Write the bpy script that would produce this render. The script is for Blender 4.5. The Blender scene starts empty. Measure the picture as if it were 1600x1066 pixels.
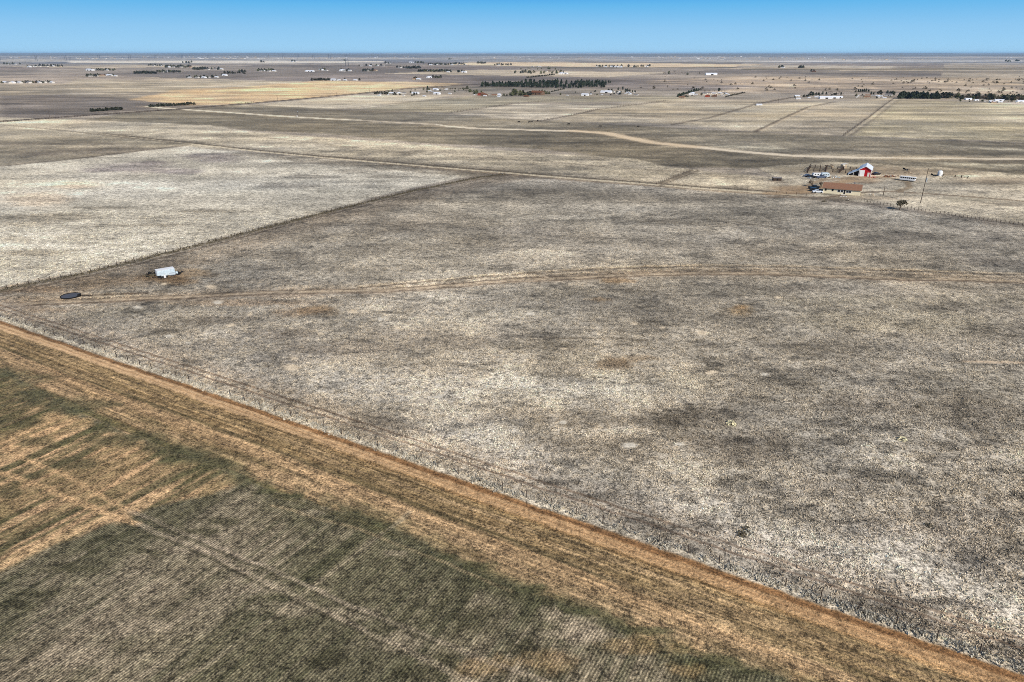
import bpy, math, random
import numpy as np

# ------------------------------------------------------------------ camera, sky, sun
scene = bpy.context.scene
C = scene.collection
R = math.radians
rng = random.Random(7)
H = 62.0
FPX = 1066.7
PITCH = math.atan(450.0 / FPX)
cam_d = bpy.data.cameras.new('camera'); cam = bpy.data.objects.new('camera', cam_d); C.objects.link(cam)
cam.location = (0, 0, H); cam.rotation_euler = (math.pi/2 - PITCH, 0, 0)
cam_d.lens = 24.0; cam_d.sensor_width = 36.0; cam_d.clip_start = 0.5; cam_d.clip_end = 150000.0
scene.camera = cam

SUN_EL, SUN_AZ = 37.0, 152.0          # azimuth clockwise from the view direction (+Y): behind the camera, to its right
sd = bpy.data.lights.new('sun', 'SUN'); so = bpy.data.objects.new('sun', sd); C.objects.link(so)
sd.energy = 4.2; sd.angle = R(0.5); sd.color = (1.0, 0.95, 0.88)
sx = math.sin(R(SUN_AZ))*math.cos(R(SUN_EL)); sy = math.cos(R(SUN_AZ))*math.cos(R(SUN_EL)); sz = math.sin(R(SUN_EL))
from mathutils import Vector
so.rotation_euler = Vector((sx, sy, sz)).to_track_quat('Z', 'Y').to_euler()
so.location = (0, 0, 200)

w = bpy.data.worlds.new('World'); scene.world = w; w.use_nodes = True
nt = w.node_tree; nt.nodes.clear()
out = nt.nodes.new('ShaderNodeOutputWorld'); bg = nt.nodes.new('ShaderNodeBackground')
sky = nt.nodes.new('ShaderNodeTexSky'); sky.sky_type = 'NISHITA'; sky.sun_disc = False
sky.sun_elevation = R(SUN_EL); sky.sun_rotation = R(SUN_AZ)
sky.air_density = 1.0; sky.dust_density = 0.2; sky.ozone_density = 2.5; sky.altitude = 1700
bg.inputs['Strength'].default_value = 0.10
# the deep, polarised blue of the sky above a paler horizon: a gradient over elevation on top of the sky model
tc = nt.nodes.new('ShaderNodeTexCoord'); sep = nt.nodes.new('ShaderNodeSeparateXYZ')
nt.links.new(tc.outputs['Generated'], sep.inputs[0])
ramp = nt.nodes.new('ShaderNodeValToRGB')
mr = nt.nodes.new('ShaderNodeMapRange'); mr.inputs['From Min'].default_value = 0.0; mr.inputs['From Max'].default_value = 0.12
nt.links.new(sep.outputs['Z'], mr.inputs['Value']); nt.links.new(mr.outputs[0], ramp.inputs[0])
def s2l(c):
    return tuple(((v/255.0)/12.92 if v/255.0 <= 0.04045 else (((v/255.0)+0.055)/1.055)**2.4) for v in c)
SKYK = 0.97/0.10
def _skc(c): return tuple(v*SKYK for v in s2l(c)) + (1,)
el = ramp.color_ramp.elements
el[0].position = 0.0; el[0].color = s2l((160, 208, 240)) + (1,)
el[1].position = 0.64; el[1].color = s2l((44, 150, 226)) + (1,)
e = ramp.color_ramp.elements.new(0.25); e.color = s2l((140, 196, 236)) + (1,)
e = ramp.color_ramp.elements.new(0.48); e.color = s2l((100, 180, 232)) + (1,)
gain = nt.nodes.new('ShaderNodeVectorMath'); gain.operation = 'SCALE'; gain.inputs['Scale'].default_value = SKYK
nt.links.new(ramp.outputs[0], gain.inputs[0])
mix = nt.nodes.new('ShaderNodeMix'); mix.data_type = 'RGBA'; 
mr2 = nt.nodes.new('ShaderNodeMapRange'); mr2.inputs['From Min'].default_value = 0.12; mr2.inputs['From Max'].default_value = 0.35
mr2.inputs['To Min'].default_value = 1.0; mr2.inputs['To Max'].default_value = 0.0
nt.links.new(sep.outputs['Z'], mr2.inputs['Value']); nt.links.new(mr2.outputs[0], mix.inputs['Factor'])
nt.links.new(sky.outputs[0], mix.inputs['A']); nt.links.new(gain.outputs[0], mix.inputs['B'])
nt.links.new(mix.outputs['Result'], bg.inputs['Color'])
nt.links.new(bg.outputs[0], out.inputs[0])

vs = scene.view_settings
scene.display_settings.display_device = 'sRGB'
vs.view_transform = 'Standard'; vs.look = 'None'; vs.gamma = 1.0; vs.exposure = 0.12
scene.render.engine = 'CYCLES'
scene.cycles.use_denoising = False
scene.cycles.max_bounces = 4; scene.cycles.diffuse_bounces = 2; scene.cycles.glossy_bounces = 2
scene.cycles.volume_bounces = 0
scene.cycles.filter_width = 1.0

# ------------------------------------------------------------------ ground coordinates
cP, sP = math.cos(PITCH), math.sin(PITCH)
def px2w(x, y, z=0.0):
    """ground point seen at a place of the photograph (flat plain)"""
    u = (np.asarray(x, float)-800.0)/FPX; v = -(np.asarray(y, float)-533.0)/FPX
    dy = cP + v*sP; dz = -sP + v*cP
    t = (z-H)/dz
    return np.stack([u*t, dy*t], -1)
def P(x, y):
    p = px2w(x, y); return float(p[0]), float(p[1])
def depth_at(y):
    v = -(y-533.0)/FPX
    return H/(sP - v*cP)            # distance along the optical axis to the ground at that height

def hash2(ix, iy, seed):
    ix = ix.astype(np.int64).astype(np.uint32); iy = iy.astype(np.int64).astype(np.uint32)
    h = ix*np.uint32(374761393) + iy*np.uint32(668265263) + np.uint32(seed*974711 & 0xffffffff)
    h = (h ^ (h >> np.uint32(13)))*np.uint32(1274126177)
    h = h ^ (h >> np.uint32(16))
    return (h & np.uint32(0xffffff)).astype(np.float64)/float(0xffffff)
def vnoise(x, y, seed=0):
    fx = np.floor(x); fy = np.floor(y); tx = x-fx; ty = y-fy
    tx = tx*tx*(3-2*tx); ty = ty*ty*(3-2*ty)
    a = hash2(fx, fy, seed); b = hash2(fx+1, fy, seed); c = hash2(fx, fy+1, seed); d = hash2(fx+1, fy+1, seed)
    return (a*(1-tx)+b*tx)*(1-ty) + (c*(1-tx)+d*tx)*ty
def fbm(x, y, octs=4, seed=0, gain_=0.55):
    s = 0.0; a = 1.0; n = 0.0
    for k in range(octs):
        s = s + a*vnoise(x+17.3*k, y-9.1*k, seed+k*13); n += a
        a *= gain_; x = x*2.03; y = y*2.03
    return s/n
def sstep(a, b, x):
    t = np.clip((x-a)/(b-a), 0, 1); return t*t*(3-2*t)

# ------------------------------------------------------------------ the plain: one sheet, coloured per vertex
ys = [83.35]
while ys[-1] < 1110: ys.append(ys[-1] + (0.35 if ys[-1] < 92 else 0.75 if ys[-1] < 130 else 1.1 if ys[-1] < 330 else 1.5))
ys = np.array(ys)
Yrow = np.array([P(800, y)[1] for y in ys]); Zrow = np.array([depth_at(y) for y in ys])
Yrow = np.concatenate([Yrow, [20, 0, -60, -400]]); Zrow = np.concatenate([Zrow, [Zrow[-1]]*2, [90, 200]])
us = np.concatenate([[-6, -3.5, -2.2, -1.6, -1.2], np.arange(-880, 881, 2.1)/FPX, [1.2, 1.6, 2.2, 3.5, 6]])
nr, nc = len(Yrow), len(us)
X = (Zrow[:, None]*us[None, :]).ravel(); Y = np.repeat(Yrow, nc)
N = len(X)
RAD = np.hypot(X, Y)

COL = np.tile(np.array([[152., 142., 128.]]), (N, 1))     # base colour as sRGB
SPK = np.full(N, 1.0)                                      # strength of the fine grass speckle
ROWM = np.zeros(N)                                         # drilled crop rows

# coarse wobble that makes every drawn edge uneven
WX = (fbm(X/23., Y/23., 3, 5)-.5)*2; WY = (fbm(X/23., Y/23., 3, 9)-.5)*2
WFX = (fbm(X/4., Y/4., 3, 15)-.5)*2; WFY = (fbm(X/4., Y/4., 3, 19)-.5)*2

def sel_box(x0, x1, y0, y1, m):
    return np.nonzero((X > x0-m) & (X < x1+m) & (Y > y0-m) & (Y < y1+m))[0]
def mixin(idx, a, col, spk=None, var=None):
    a = np.clip(a, 0, 1)[:, None]
    c = np.array(col, float)[None, :]
    if var is not None: c = c*var[:, None]
    COL[idx] = COL[idx]*(1-a) + c*a
    if spk is not None: SPK[idx] = SPK[idx]*(1-a[:, 0]) + spk*a[:, 0]
def seg_dist(x, y, pts, normal=False):
    best = np.full(len(x), 1e18); nx_ = np.zeros(len(x)); ny_ = np.zeros(len(x))
    for (ax, ay), (bx, by) in zip(pts[:-1], pts[1:]):
        dx, dy = bx-ax, by-ay; L = dx*dx+dy*dy+1e-9
        t = np.clip(((x-ax)*dx + (y-ay)*dy)/L, 0, 1)
        d2 = (x-ax-t*dx)**2 + (y-ay-t*dy)**2
        if normal: k = d2 < best; L_ = math.sqrt(L); nx_[k] = -dy/L_; ny_[k] = dx/L_
        best = np.minimum(best, d2)
    return (np.sqrt(best), nx_, ny_) if normal else np.sqrt(best)
def inside(x, y, pts):
    r = np.zeros(len(x), bool)
    for (ax, ay), (bx, by) in zip(pts, pts[1:]+pts[:1]):
        c = ((ay > y) != (by > y)) & (x < (bx-ax)*(y-ay)/(by-ay+1e-12)+ax); r ^= c
    return r
def field(pts, col, alpha=1.0, edge=2.0, warp=3.0, spk=None, patch=0.0, pscale=30.0, seed=1):
    q = [P(*p) for p in pts]
    xs = [p[0] for p in q]; yy = [p[1] for p in q]
    i = sel_box(min(xs), max(xs), min(yy), max(yy), edge+warp*2)
    x = X[i]+WX[i]*warp; y = Y[i]+WY[i]*warp
    d = seg_dist(x, y, q+q[:1]); ins = inside(x, y, q)
    sdv = np.where(ins, d, -d)
    a = sstep(-edge, edge, sdv)*alpha
    if patch: a = a*(1-patch*sstep(.42, .62, fbm(x/pscale, y/(pscale*.8), 4, seed+31)))
    mixin(i, a, col, spk)
def line(pts, col, width, alpha=1.0, soft=0.5, warp=0.6, off=0.0, spk=None, patch=0.0, world=False):
    q = pts if world else [P(*p) for p in pts]
    if off:
        r = []
        for k, p in enumerate(q):
            a = q[max(k-1, 0)]; b = q[min(k+1, len(q)-1)]
            dx, dy = b[0]-a[0], b[1]-a[1]; L = math.hypot(dx, dy)
            r.append((p[0]-dy/L*off, p[1]+dx/L*off))
        q = r
    xs = [p[0] for p in q]; yy = [p[1] for p in q]
    i = sel_box(min(xs), max(xs), min(yy), max(yy), width*2+4+warp)
    x = X[i]+WFX[i]*warp; y = Y[i]+WFY[i]*warp
    d, nx_, ny_ = seg_dist(x, y, q, True)
    # never thinner than the sheet's own grid can hold, across the line's own direction
    ra = RAD[i]; cr = np.abs(nx_*X[i]+ny_*Y[i])/ra
    res = cr*ra*ra/H*0.0010 + (1-cr)*ra*0.0021
    wd = np.maximum(width, np.minimum(res*1.2, width*6)); fade = np.clip(width/np.maximum(wd, 1e-6), 0.35, 1)
    a = (1-sstep(wd/2*(1-soft), wd/2*(1+soft), d))*alpha*fade
    if patch: a = a*(1-patch*sstep(.4, .6, fbm(x/5., y/5., 3, 77)))
    mixin(i, a, col, spk)
def blob(cx, cy, rx, ry, col, alpha=1.0, rag=0.35, spk=None):
    c = P(cx, cy); ex = P(cx+rx, cy); e1 = P(cx, cy-ry); e2 = P(cx, cy+ry)
    a11, a21 = ex[0]-c[0], ex[1]-c[1]; a12, a22 = (e1[0]-e2[0])/2, (e1[1]-e2[1])/2
    m = abs(a11)+abs(a12)+abs(a22)
    i = sel_box(c[0], c[0], c[1], c[1], m*1.7)
    dx = X[i]-c[0]; dy = Y[i]-c[1]; det = a11*a22-a12*a21
    u = (dx*a22-dy*a12)/det; v = (-dx*a21+dy*a11)/det
    s = m/3.0+.5
    n = fbm(X[i]/s, Y[i]/s, 4, int(cx+cy*3) & 255, .65)-.5
    r = np.sqrt(u*u+v*v)+n*rag*3
    mixin(i, (1-sstep(.35, 1.15, r))*alpha, col, spk)

# --- far: the quarter-section patchwork of fields
AZR = R(30.4)
gs = X*math.sin(AZR)+Y*math.cos(AZR); gt = X*math.cos(AZR)-Y*math.sin(AZR)
far = sstep(1100, 1600, RAD)
cell = hash2(np.floor(gs/620.), np.floor(gt/800.), 3)*0.999
cell2 = hash2(np.floor(gs/300.), np.floor(gt/800.+.5), 8)
pal = np.array([(150,139,126),(136,124,114),(124,115,106),(172,158,138),(142,132,120),(158,147,130),(130,120,112),(186,172,150)], float)
fc = pal[(cell*len(pal)).astype(int)]*(0.92+0.16*cell2)[:, None]
COL = COL*(1-far[:, None]) + fc*far[:, None]
# far beyond, the land breaks into long pale and dark bands
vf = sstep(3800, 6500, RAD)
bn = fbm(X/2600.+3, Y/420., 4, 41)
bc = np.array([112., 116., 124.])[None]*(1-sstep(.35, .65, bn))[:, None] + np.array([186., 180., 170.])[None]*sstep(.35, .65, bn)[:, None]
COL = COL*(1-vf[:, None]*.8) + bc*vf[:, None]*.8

# --- named fields, far to near (corners as they lie on the plain)
F = field
F([(0,98),(110,97),(110,93.8),(60,92),(0,93)], (176,170,160), .8, 20, 10)
F([(108,98.2),(430,99.2),(600,97.5),(600,95.8),(430,95),(108,94.6)], (214,204,188), .95, 20, 10)
F([(690,101),(820,103.5),(1020,105.5),(1150,104.2),(1190,101),(1020,98.5),(1000,96.5),(820,97.2),(740,97.5)], (214,192,160), .95, 20, 10)
F([(800,97.6),(1000,98.6),(1160,101),(1160,98),(1000,96.6),(840,96.5)], (120,112,104), .8, 20, 10)
F([(820,106.8),(1150,107),(1150,104.6),(1020,105.6),(820,104.2)], (112,104,90), .9, 20, 10)
F([(1180,97.2),(1600,96),(1600,94.8),(1230,94.4)], (206,202,196), .8, 20, 10)
F([(1150,104),(1400,107),(1400,104),(1300,102.5),(1160,102)], (182,172,154), .8, 20, 10)
F([(1160,109),(1600,109),(1600,107.6),(1160,107.4)], (96,88,68), .9, 10, 5)
F([(1250,114),(1600,114),(1600,111),(1250,110.5)], (128,118,104), .7, 12, 6)
F([(1000,133),(1600,134),(1600,122),(1150,119),(1020,126)], (182,162,136), .75, 20, 20, patch=.5, pscale=60)
F([(1080,148),(1400,143),(1600,150),(1600,134),(1200,130)], (186,168,144), .8, 20, 20, patch=.5, pscale=50)
F([(0,118),(0,131),(230,130),(230,119),(100,115)], (150,138,126), .7, 20, 12)
F([(90,134),(220,146),(430,134),(500,128),(300,126),(120,124)], (182,168,142), .75, 15, 15, patch=.4, pscale=40)
F([(0,150),(130,146),(230,150),(150,134),(0,132)], (166,154,134), .75, 15, 12, patch=.4, pscale=40)
F([(0,189),(0,150),(80,148),(170,152),(300,165),(120,180)], (124,115,106), .9, 6, 8)
F([(195,156),(300,165),(400,161),(560,146.5),(640,137),(610,129),(500,126),(380,136),(280,140)], (206,177,136), .95, 10, 12, patch=.25, pscale=60)
F([(450,149),(560,147),(640,138),(740,131),(640,128),(560,127.5)], (200,176,140), .8, 10, 10)
F([(330,167),(400,163),(560,149),(700,150),(640,160),(560,170),(500,171)], (196,184,160), .9, 5, 6, patch=.3, pscale=25)
F([(560,172),(640,159),(740,150),(880,153),(800,162),(700,177)], (156,147,126), .9, 5, 6)
F([(700,177),(800,163),(960,164),(940,172),(850,188),(760,182)], (188,176,154), .9, 5, 8, patch=.35, pscale=25)
F([(820,150),(1100,150),(1060,158),(930,160),(820,160)], (150,141,120), .8, 6, 8)
F([(930,172),(1000,157),(1200,157),(1110,183),(1050,194),(850,190)], (164,152,130), .9, 5, 8, patch=.3, pscale=30)
F([(930,165),(1190,164),(1160,170),(940,170)], (186,176,154), .6, 5, 8, patch=.4, pscale=20)
F([(1060,195),(1180,163),(1300,158),(1250,178),(1185,206)], (176,164,140), .9, 5, 8, patch=.35, pscale=25)
F([(1185,206),(1250,178),(1300,160),(1396,154),(1320,211)], (170,158,136), .9, 5, 8, patch=.35, pscale=25)
F([(1326,212),(1400,155),(1600,163),(1720,170),(1720,224),(1600,222)], (176,164,136), .95, 5, 8, patch=.35, pscale=35)
# ground either side of the dirt road
F([(300,168),(400,164),(560,173),(700,179),(850,189),(1000,197),(1180,207),(1320,213),(1600,224),(1720,228),(1720,252),(1250,246),(1050,229),(980,219),(930,208),(680,197),(467,185)], (132,123,105), .95, 4, 5, spk=.9, patch=.2, pscale=18)
F([(200,176),(300,169),(465,185),(680,197),(930,208),(1050,229),(1250,246),(1720,252),(1720,285),(1500,276),(1200,263),(1060,262),(980,250),(860,234),(640,222),(500,209),(400,205),(330,196),(130,188)], (124,115,97), .95, 4, 5, spk=.9, patch=.15, pscale=18)
F([(1090,226),(1200,227),(1250,237),(1150,237)], (190,180,156), .6, 4, 5, patch=.5, pscale=8)
F([(1330,226),(1600,236),(1600,232),(1450,225)], (186,178,158), .6, 4, 5, patch=.5, pscale=8)
F([(1440,252),(1720,262),(1720,268),(1500,262)], (196,188,166), .7, 3, 4, patch=.5, pscale=6)
# pale grassland band behind the two-track
F([(-100,182),(60,185),(130,188),(330,196),(400,207),(600,222),(860,240),(980,246),(1050,262),(1200,278),(1240,302),(1000,287),(800,272),(600,257),(440,240),(240,226),(0,197),(-100,190)], (194,182,158), .95, 3, 5, spk=1.15, patch=.3, pscale=14)
F([(-100,190),(0,197),(170,213),(290,226),(130,247),(0,260),(-100,268)], (158,148,128), .95, 3, 4, patch=.35, pscale=20)
for b in [(60,215,120,5),(200,205,70,4)]: blob(*b, (188,176,152), .7)
for b in [(150,236,80,5),(60,240,50,4),(40,225,60,2.5)]: blob(*b, (128,118,104), .6)
# big pale field at the left
F([(-300,520),(-300,300),(-100,268),(0,260),(130,247),(290,229),(430,243),(560,254),(655,264),(745,273),(640,296),(500,331),(300,383),(130,425),(0,451)], (206,198,180), .97, 2, 3, spk=1.2)
for b in [(215,262,75,9),(245,254,40,4),(330,244,60,5),(280,268,50,5),(160,266,50,4),(340,250,50,6)]: blob(*b, (138,128,124), .62)
for b in [(570,268,60,4.5),(610,276,50,3.5),(480,276,60,4),(440,290,60,5),(520,254,120,3)]: blob(*b, (142,134,120), .7)
for b in [(60,312,70,14),(120,290,60,7)]: blob(*b, (206,184,156), .6)
for b in [(80,340,90,8),(50,350,60,5),(120,372,70,7),(60,395,70,6),(230,352,90,4),(30,375,40,6),(330,330,60,4),(160,325,60,3)]: blob(*b, (152,142,124), .45)
for b in [(180,400,110,8),(350,300,120,9),(520,300,80,7)]: blob(*b, (210,202,182), .5)
# main pasture
MAIN = [(780,275),(900,284),(1100,297),(1260,309),(1440,330),(1600,352),(2000,400),(2400,1320),(0,495),(-400,358),(-300,500),(0,458),(130,432),(300,390),(500,337),(640,302)]
F([(780,275),(900,284),(1100,297),(1260,309),(1440,330),(1600,352),(2300,420),(2300,1284),(1600,1044),(0,495),(-300,392),(-300,510),(0,458),(130,430),(300,388),(500,336),(640,301)], (172,164,150), 1, 1.0, 1.5, spk=1.3)
G = [  # grey-pale patches
 (640,600,150,28,(196,188,176),.55),(560,610,80,20,(190,182,172),.5),(880,606,200,22,(188,182,168),.6),(960,590,110,14,(180,174,158),.55),(700,672,120,34,(198,192,182),.6),(760,660,60,20,(206,198,184),.5),
 (1060,600,90,20,(178,172,156),.5),(900,560,60,10,(176,170,154),.4),(820,580,90,14,(180,174,160),.5),(1010,790,190,36,(180,174,166),.6),(820,720,100,30,(186,180,172),.6),(1150,740,120,30,(168,162,150),.4),
 (1330,700,200,40,(170,164,152),.4),(1380,870,260,60,(184,178,170),.6),(1540,600,140,50,(172,166,152),.45),(1400,500,180,26,(180,172,152),.6),(1330,470,140,12,(178,170,150),.5),(1540,470,120,14,(176,168,150),.5),
 (700,410,180,16,(176,168,154),.5),(880,330,150,14,(168,160,146),.45),(980,390,170,14,(170,162,148),.45),(1180,330,200,12,(166,158,144),.45),(1340,352,160,12,(172,164,150),.5),(1500,380,150,16,(168,160,146),.45),(1180,395,140,12,(166,158,144),.4),
 (300,500,120,14,(172,164,150),.5),(210,488,90,10,(178,170,152),.5),(400,525,80,12,(170,164,156),.5),(480,555,90,16,(168,162,156),.45),(330,540,70,10,(168,160,150),.4),(780,490,120,14,(180,174,160),.55),(620,500,90,10,(170,164,152),.5),
 (430,590,70,16,(186,180,172),.45),(1240,880,140,34,(182,176,168),.5),(1520,930,120,40,(190,184,174),.5),(1100,840,120,26,(178,172,164),.5),(820,360,90,10,(168,160,150),.4),(560,420,90,9,(162,154,142),.45),(1260,600,120,20,(160,154,142),.35),(1540,800,110,40,(168,160,150),.4),
]
D = [  # dark patches
 (700,530,170,20,(112,104,94),.5),(560,540,120,16,(112,104,96),.5),(330,500,70,8,(104,96,86),.55),(440,520,60,9,(108,100,92),.5),(960,480,120,16,(108,102,92),.55),(1040,500,90,18,(104,98,88),.5),
 (900,655,210,18,(106,98,86),.6),(1100,650,130,36,(100,93,82),.6),(1160,700,90,30,(98,90,80),.55),(1010,700,160,24,(116,108,96),.5),(1010,660,90,14,(104,96,84),.45),(830,540,90,9,(108,102,90),.5),
 (1230,590,120,20,(106,100,90),.5),(1360,630,120,26,(112,104,94),.45),(1290,545,110,14,(112,105,94),.45),(1500,640,120,30,(108,100,88),.5),(1470,700,110,24,(106,98,86),.45),(1440,810,130,26,(116,108,98),.4),(1520,850,80,24,(118,110,100),.3),
 (1280,690,60,14,(102,95,84),.5),(1300,760,90,20,(116,108,98),.4),(1560,520,100,18,(118,110,98),.45),(1250,500,60,10,(112,106,94),.45),(860,460,120,12,(112,106,94),.5),(1150,455,90,10,(110,104,92),.45),(1240,450,70,7,(108,100,90),.45),
 (860,300,170,9,(112,104,92),.6),(1000,310,170,9,(114,106,94),.55),(700,345,110,12,(116,107,94),.5),(600,350,110,14,(112,102,88),.55),(520,372,80,10,(108,98,82),.6),(760,378,130,10,(116,108,96),.5),(900,370,80,8,(114,106,94),.5),(1090,345,160,6,(104,96,84),.6),(1150,350,120,4,(98,90,78),.5),
 (1400,370,160,9,(116,108,98),.5),(1540,410,110,8,(112,104,94),.5),(1290,390,130,10,(114,106,94),.45),(640,385,120,9,(112,104,92),.45),(440,400,70,8,(118,108,94),.5),(560,395,90,9,(118,110,98),.45),(400,440,90,6,(116,106,92),.5),(980,455,80,8,(112,104,90),.4),
 (300,350+60,60,8,(128,114,96),.5),(250,520,60,7,(118,110,98),.5),(880,690,110,14,(120,112,100),.4),(720,600,60,10,(124,116,106),.4),(1180,560,110,10,(112,106,96),.4),
]
for b in G: blob(*b[:4], b[4], b[5]*.7, .45)
for b in D: blob(*b[:4], b[4], b[5]*.68, .55)
for b in [(962,567,30,13,(122,104,82),.65),(1000,560,40,8,(150,130,104),.5),(1155,487,24,11,(176,150,114),.6),(1155,480,12,4,(200,166,124),.6),(965,438,34,6,(172,142,106),.7),(940,468,22,5,(168,142,110),.6),(495,484,40,9,(128,108,84),.7),(460,487,50,8,(136,116,94),.5),
          (262,437,60,10,(140,112,80),.75),(300,426,40,8,(150,124,92),.5),(150,440,90,10,(148,130,108),.6),(60,452,90,8,(152,128,102),.7),(30,480,60,6,(124,104,84),.6),(90,485,70,5,(168,150,130),.6),(100,458,30,4,(186,166,142),.6),(170,462,80,6,(192,178,152),.75),(60,468,80,5,(196,178,154),.7),(230,468,60,5,(176,158,134),.6),(380,472,120,7,(150,130,108),.6),(420,462,100,4,(160,138,114),.5)]:
    blob(*b[:4], b[4], b[5], .4)
for k, (x, y, rx) in enumerate([(685,620,7),(520,611,6),(516,593,6),(595,498,6),(361,508,6),(455,575,12),(1060,694,7),(1048,735,6),(915,730,8),(880,660,7),(1112,582,8),(992,506,5),(265,525,6),(1035,512,4),(550,487,8),(830,490,6),(500,521,4),(460,560,5),(985,695,12),(1098,520,8),(660,627,9),(295,535,5),(740,593,8),(390,492,5),(340,472,8),(1555,566,50),(880,545,5),(1195,585,6),(985,718,5),(1215,465,5),(430,452,6),(330,448,9),(256,444,5),(215,480,7)]):
    blob(x, y, rx*1.35, max(2.2, rx*.5) if rx < 40 else 2.5, (232,214,186) if k % 3 else (228,220,204), .95, .2, spk=.3)
for b in [(1000,325,620,44,(138,129,112),.45),(640,400,260,40,(146,137,120),.4),(620,615,190,34,(206,200,188),.55),(730,680,110,34,(210,204,192),.6),(880,604,190,20,(206,200,188),.6),(560,590,120,20,(196,190,178),.45),(1450,960,220,44,(198,192,182),.6),(1560,1000,160,60,(198,192,182),.5),(1250,900,200,36,(188,182,170),.45),(950,790,160,26,(188,182,170),.4)]: blob(*b, .4)
# tracks across the pasture
TR = [(-40,482),(80,476),(180,471.5),(300,466.5),(430,459.5),(600,457),(700,449.5),(800,441),(900,436.5),(1000,431.5),(1100,429.3),(1200,429.8),(1300,434),(1400,437.5),(1500,439),(1600,442.5),(1720,447)]
line(TR, (184,166,142), 9.5, .55, .9, 1.5, 2.5, patch=.2)
line(TR, (122,104,86), 1.1, .8, .5, .5, 0, spk=.6)
line(TR, (196,176,148), 1.5, .85, .5, .5, 1.7, spk=.5)
line(TR[:12], (120,102,84), .9, .75, .5, .5, 3.2, spk=.6)
TU = [(560,447),(640,440.5),(760,430),(900,420),(1000,416),(1100,413.5),(1250,415.5),(1400,421),(1600,427.5),(1720,431)]
line(TU, (196,180,154), 1.5, .8, .5, .7)
line(TU, (118,104,88), 1.0, .8, .5, .7, -1.6)
line(TU, (194,178,154), 1.4, .75, .5, .7, -4.0)
line(TU, (122,108,92), .9, .6, .5, .7, -5.4)
line(TU, (186,170,146), .9, .45, .5, .7, -9)
line([(120,462),(160,460.5),(230,458)], (96,80,64), 1.0, .9, .5, .3)
line([(830,527),(980,529),(1010,533)], (112,102,88), .8, .6); line([(1505,565),(1640,568)], (206,184,158), 1.0, .7)
line([(1000,348),(1080,340),(1170,350),(1230,358)], (96,88,76), 2.0, .6, .6, 3, patch=.4)
# the diagonal field boundary: weedy bank
DG = [(-300,522),(-100,477),(0,455),(60,441.5),(130,428),(300,386),(500,334.5),(640,299.5),(745,278),(788,272)]
line(DG, (122,108,90), 20, .5, .9, 3, -11)
line(DG, (96,90,78), 2.8, .8, .6, 1.6, 0, patch=.35)
line(DG, (192,184,166), 1.4, .5, .6, 1.0, 1.2, patch=.5)
line(DG, (98,86,72), 1.6, .8, .5, .5, -4)
# two-track along the far side of the pasture
T2 = [(150,209),(200,214.5),(400,236.5),(500,246),(600,254.5),(700,263),(800,271),(900,279.5),(1000,287),(1100,295),(1200,301.5),(1260,306)]
line(T2, (112,102,88), 14, .5, .8, 2, 5, patch=.3)
line(T2[2:7], (126,116,100), 16, .65, .7, 3, -13, patch=.3)
line(T2, (216,202,174), 3.6, 1.0, .4, .5, spk=.4)
line(T2, (98,88,72), 3.0, .9, .4, .5, 4.4, spk=.6)
line(T2[4:], (150,132,108), 4, .6, .6, .8, -4)
line([(0,195),(80,202),(170,212),(290,225)], (116,106,90), 5, .7, .6, 2)
line([(-60,266),(0,260),(130,247),(290,227)], (96,86,74), 3.4, .8, .5, 1)
line([(380,212),(480,222),(640,240),(800,249)], (122,112,96), 3, .6, .6, 2, patch=.4)
line([(830,250),(960,262),(1060,268),(1240,287)], (126,114,98), 3, .6, .6, 2, patch=.3)
line([(1026,288),(1050,279),(1082,266)], (110,98,82), 2.2, .8); line([(1032,290),(1057,280),(1090,267)], (112,100,84), 2, .7)
# the dirt road
RD = [(230,166),(255,169),(300,172),(467,183.5),(560,188),(680,194.5),(705,198),(740,200.5),(820,203),(900,205),(945,208),(980,215),(1020,223),(1080,229),(1150,236.5),(1240,243.5),(1330,246),(1450,247.5),(1600,249),(1760,251)]
line(RD, (164,148,124), 22, .5, .8, 3); line(RD, (220,206,182), 5.5, 1.0, .35, 1.0, spk=.3); line(RD[6:17], (220,206,182), 10.5, 1.0, .35, 1.2, spk=.3)
line(RD[:5], (222,210,186), 9, 1.0, .3, 1.2, spk=.3); line(RD[9:14], (212,190,158), 14, .8, .5, 2, spk=.3)
# fence rows and lanes farther out
def fr(pts, w_=6, a=.6, c=(92,82,70)): line(pts, c, w_, a, .4, 1)
fr([(-80,196),(0,190),(140,180),(280,170.5),(440,157.5),(560,146.5),(640,138.5),(760,131)], 14, .95, (78,68,58))
fr([(530,171),(640,159.5),(740,152.5),(830,148.5)], 6); fr([(700,177),(800,162.5),(880,156),(1000,150)], 5)
fr([(840,190),(895,180),(935,171),(1040,158)], 6); fr([(1050,195),(1110,184),(1150,172),(1185,162)], 6); fr([(1110,184),(1000,182.5),(980,180)], 3)
fr([(1180,206),(1225,185),(1262,168),(1300,160)], 5, .8); line([(1190,204),(1235,182),(1272,166)], (188,172,146), 4, .7)
fr([(1316,213),(1356,184),(1380,165),(1396,154)], 2.5, .45); line([(1322,212.5),(1362,184),(1385,165),(1402,154)], (192,178,152), 3, .7); fr([(1327,213),(1369,184),(1392,165),(1408,155)], 2.0, .35)
fr([(850,190),(1000,197),(1180,207),(1320,213),(1600,224)], 3, .5)
fr([(160,152),(290,165),(420,172),(560,173),(720,178)], 4, .5); fr([(170,151),(290,142),(420,136)], 8, .7, (120,108,92)); fr([(1080,152),(1100,146)], 5, .4)
fr([(1180,163),(1240,152)], 8, .8)
line([(1330,262),(1500,276),(1600,290),(1720,306)], (128,112,92), 6, .5, .8, 2)
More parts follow.
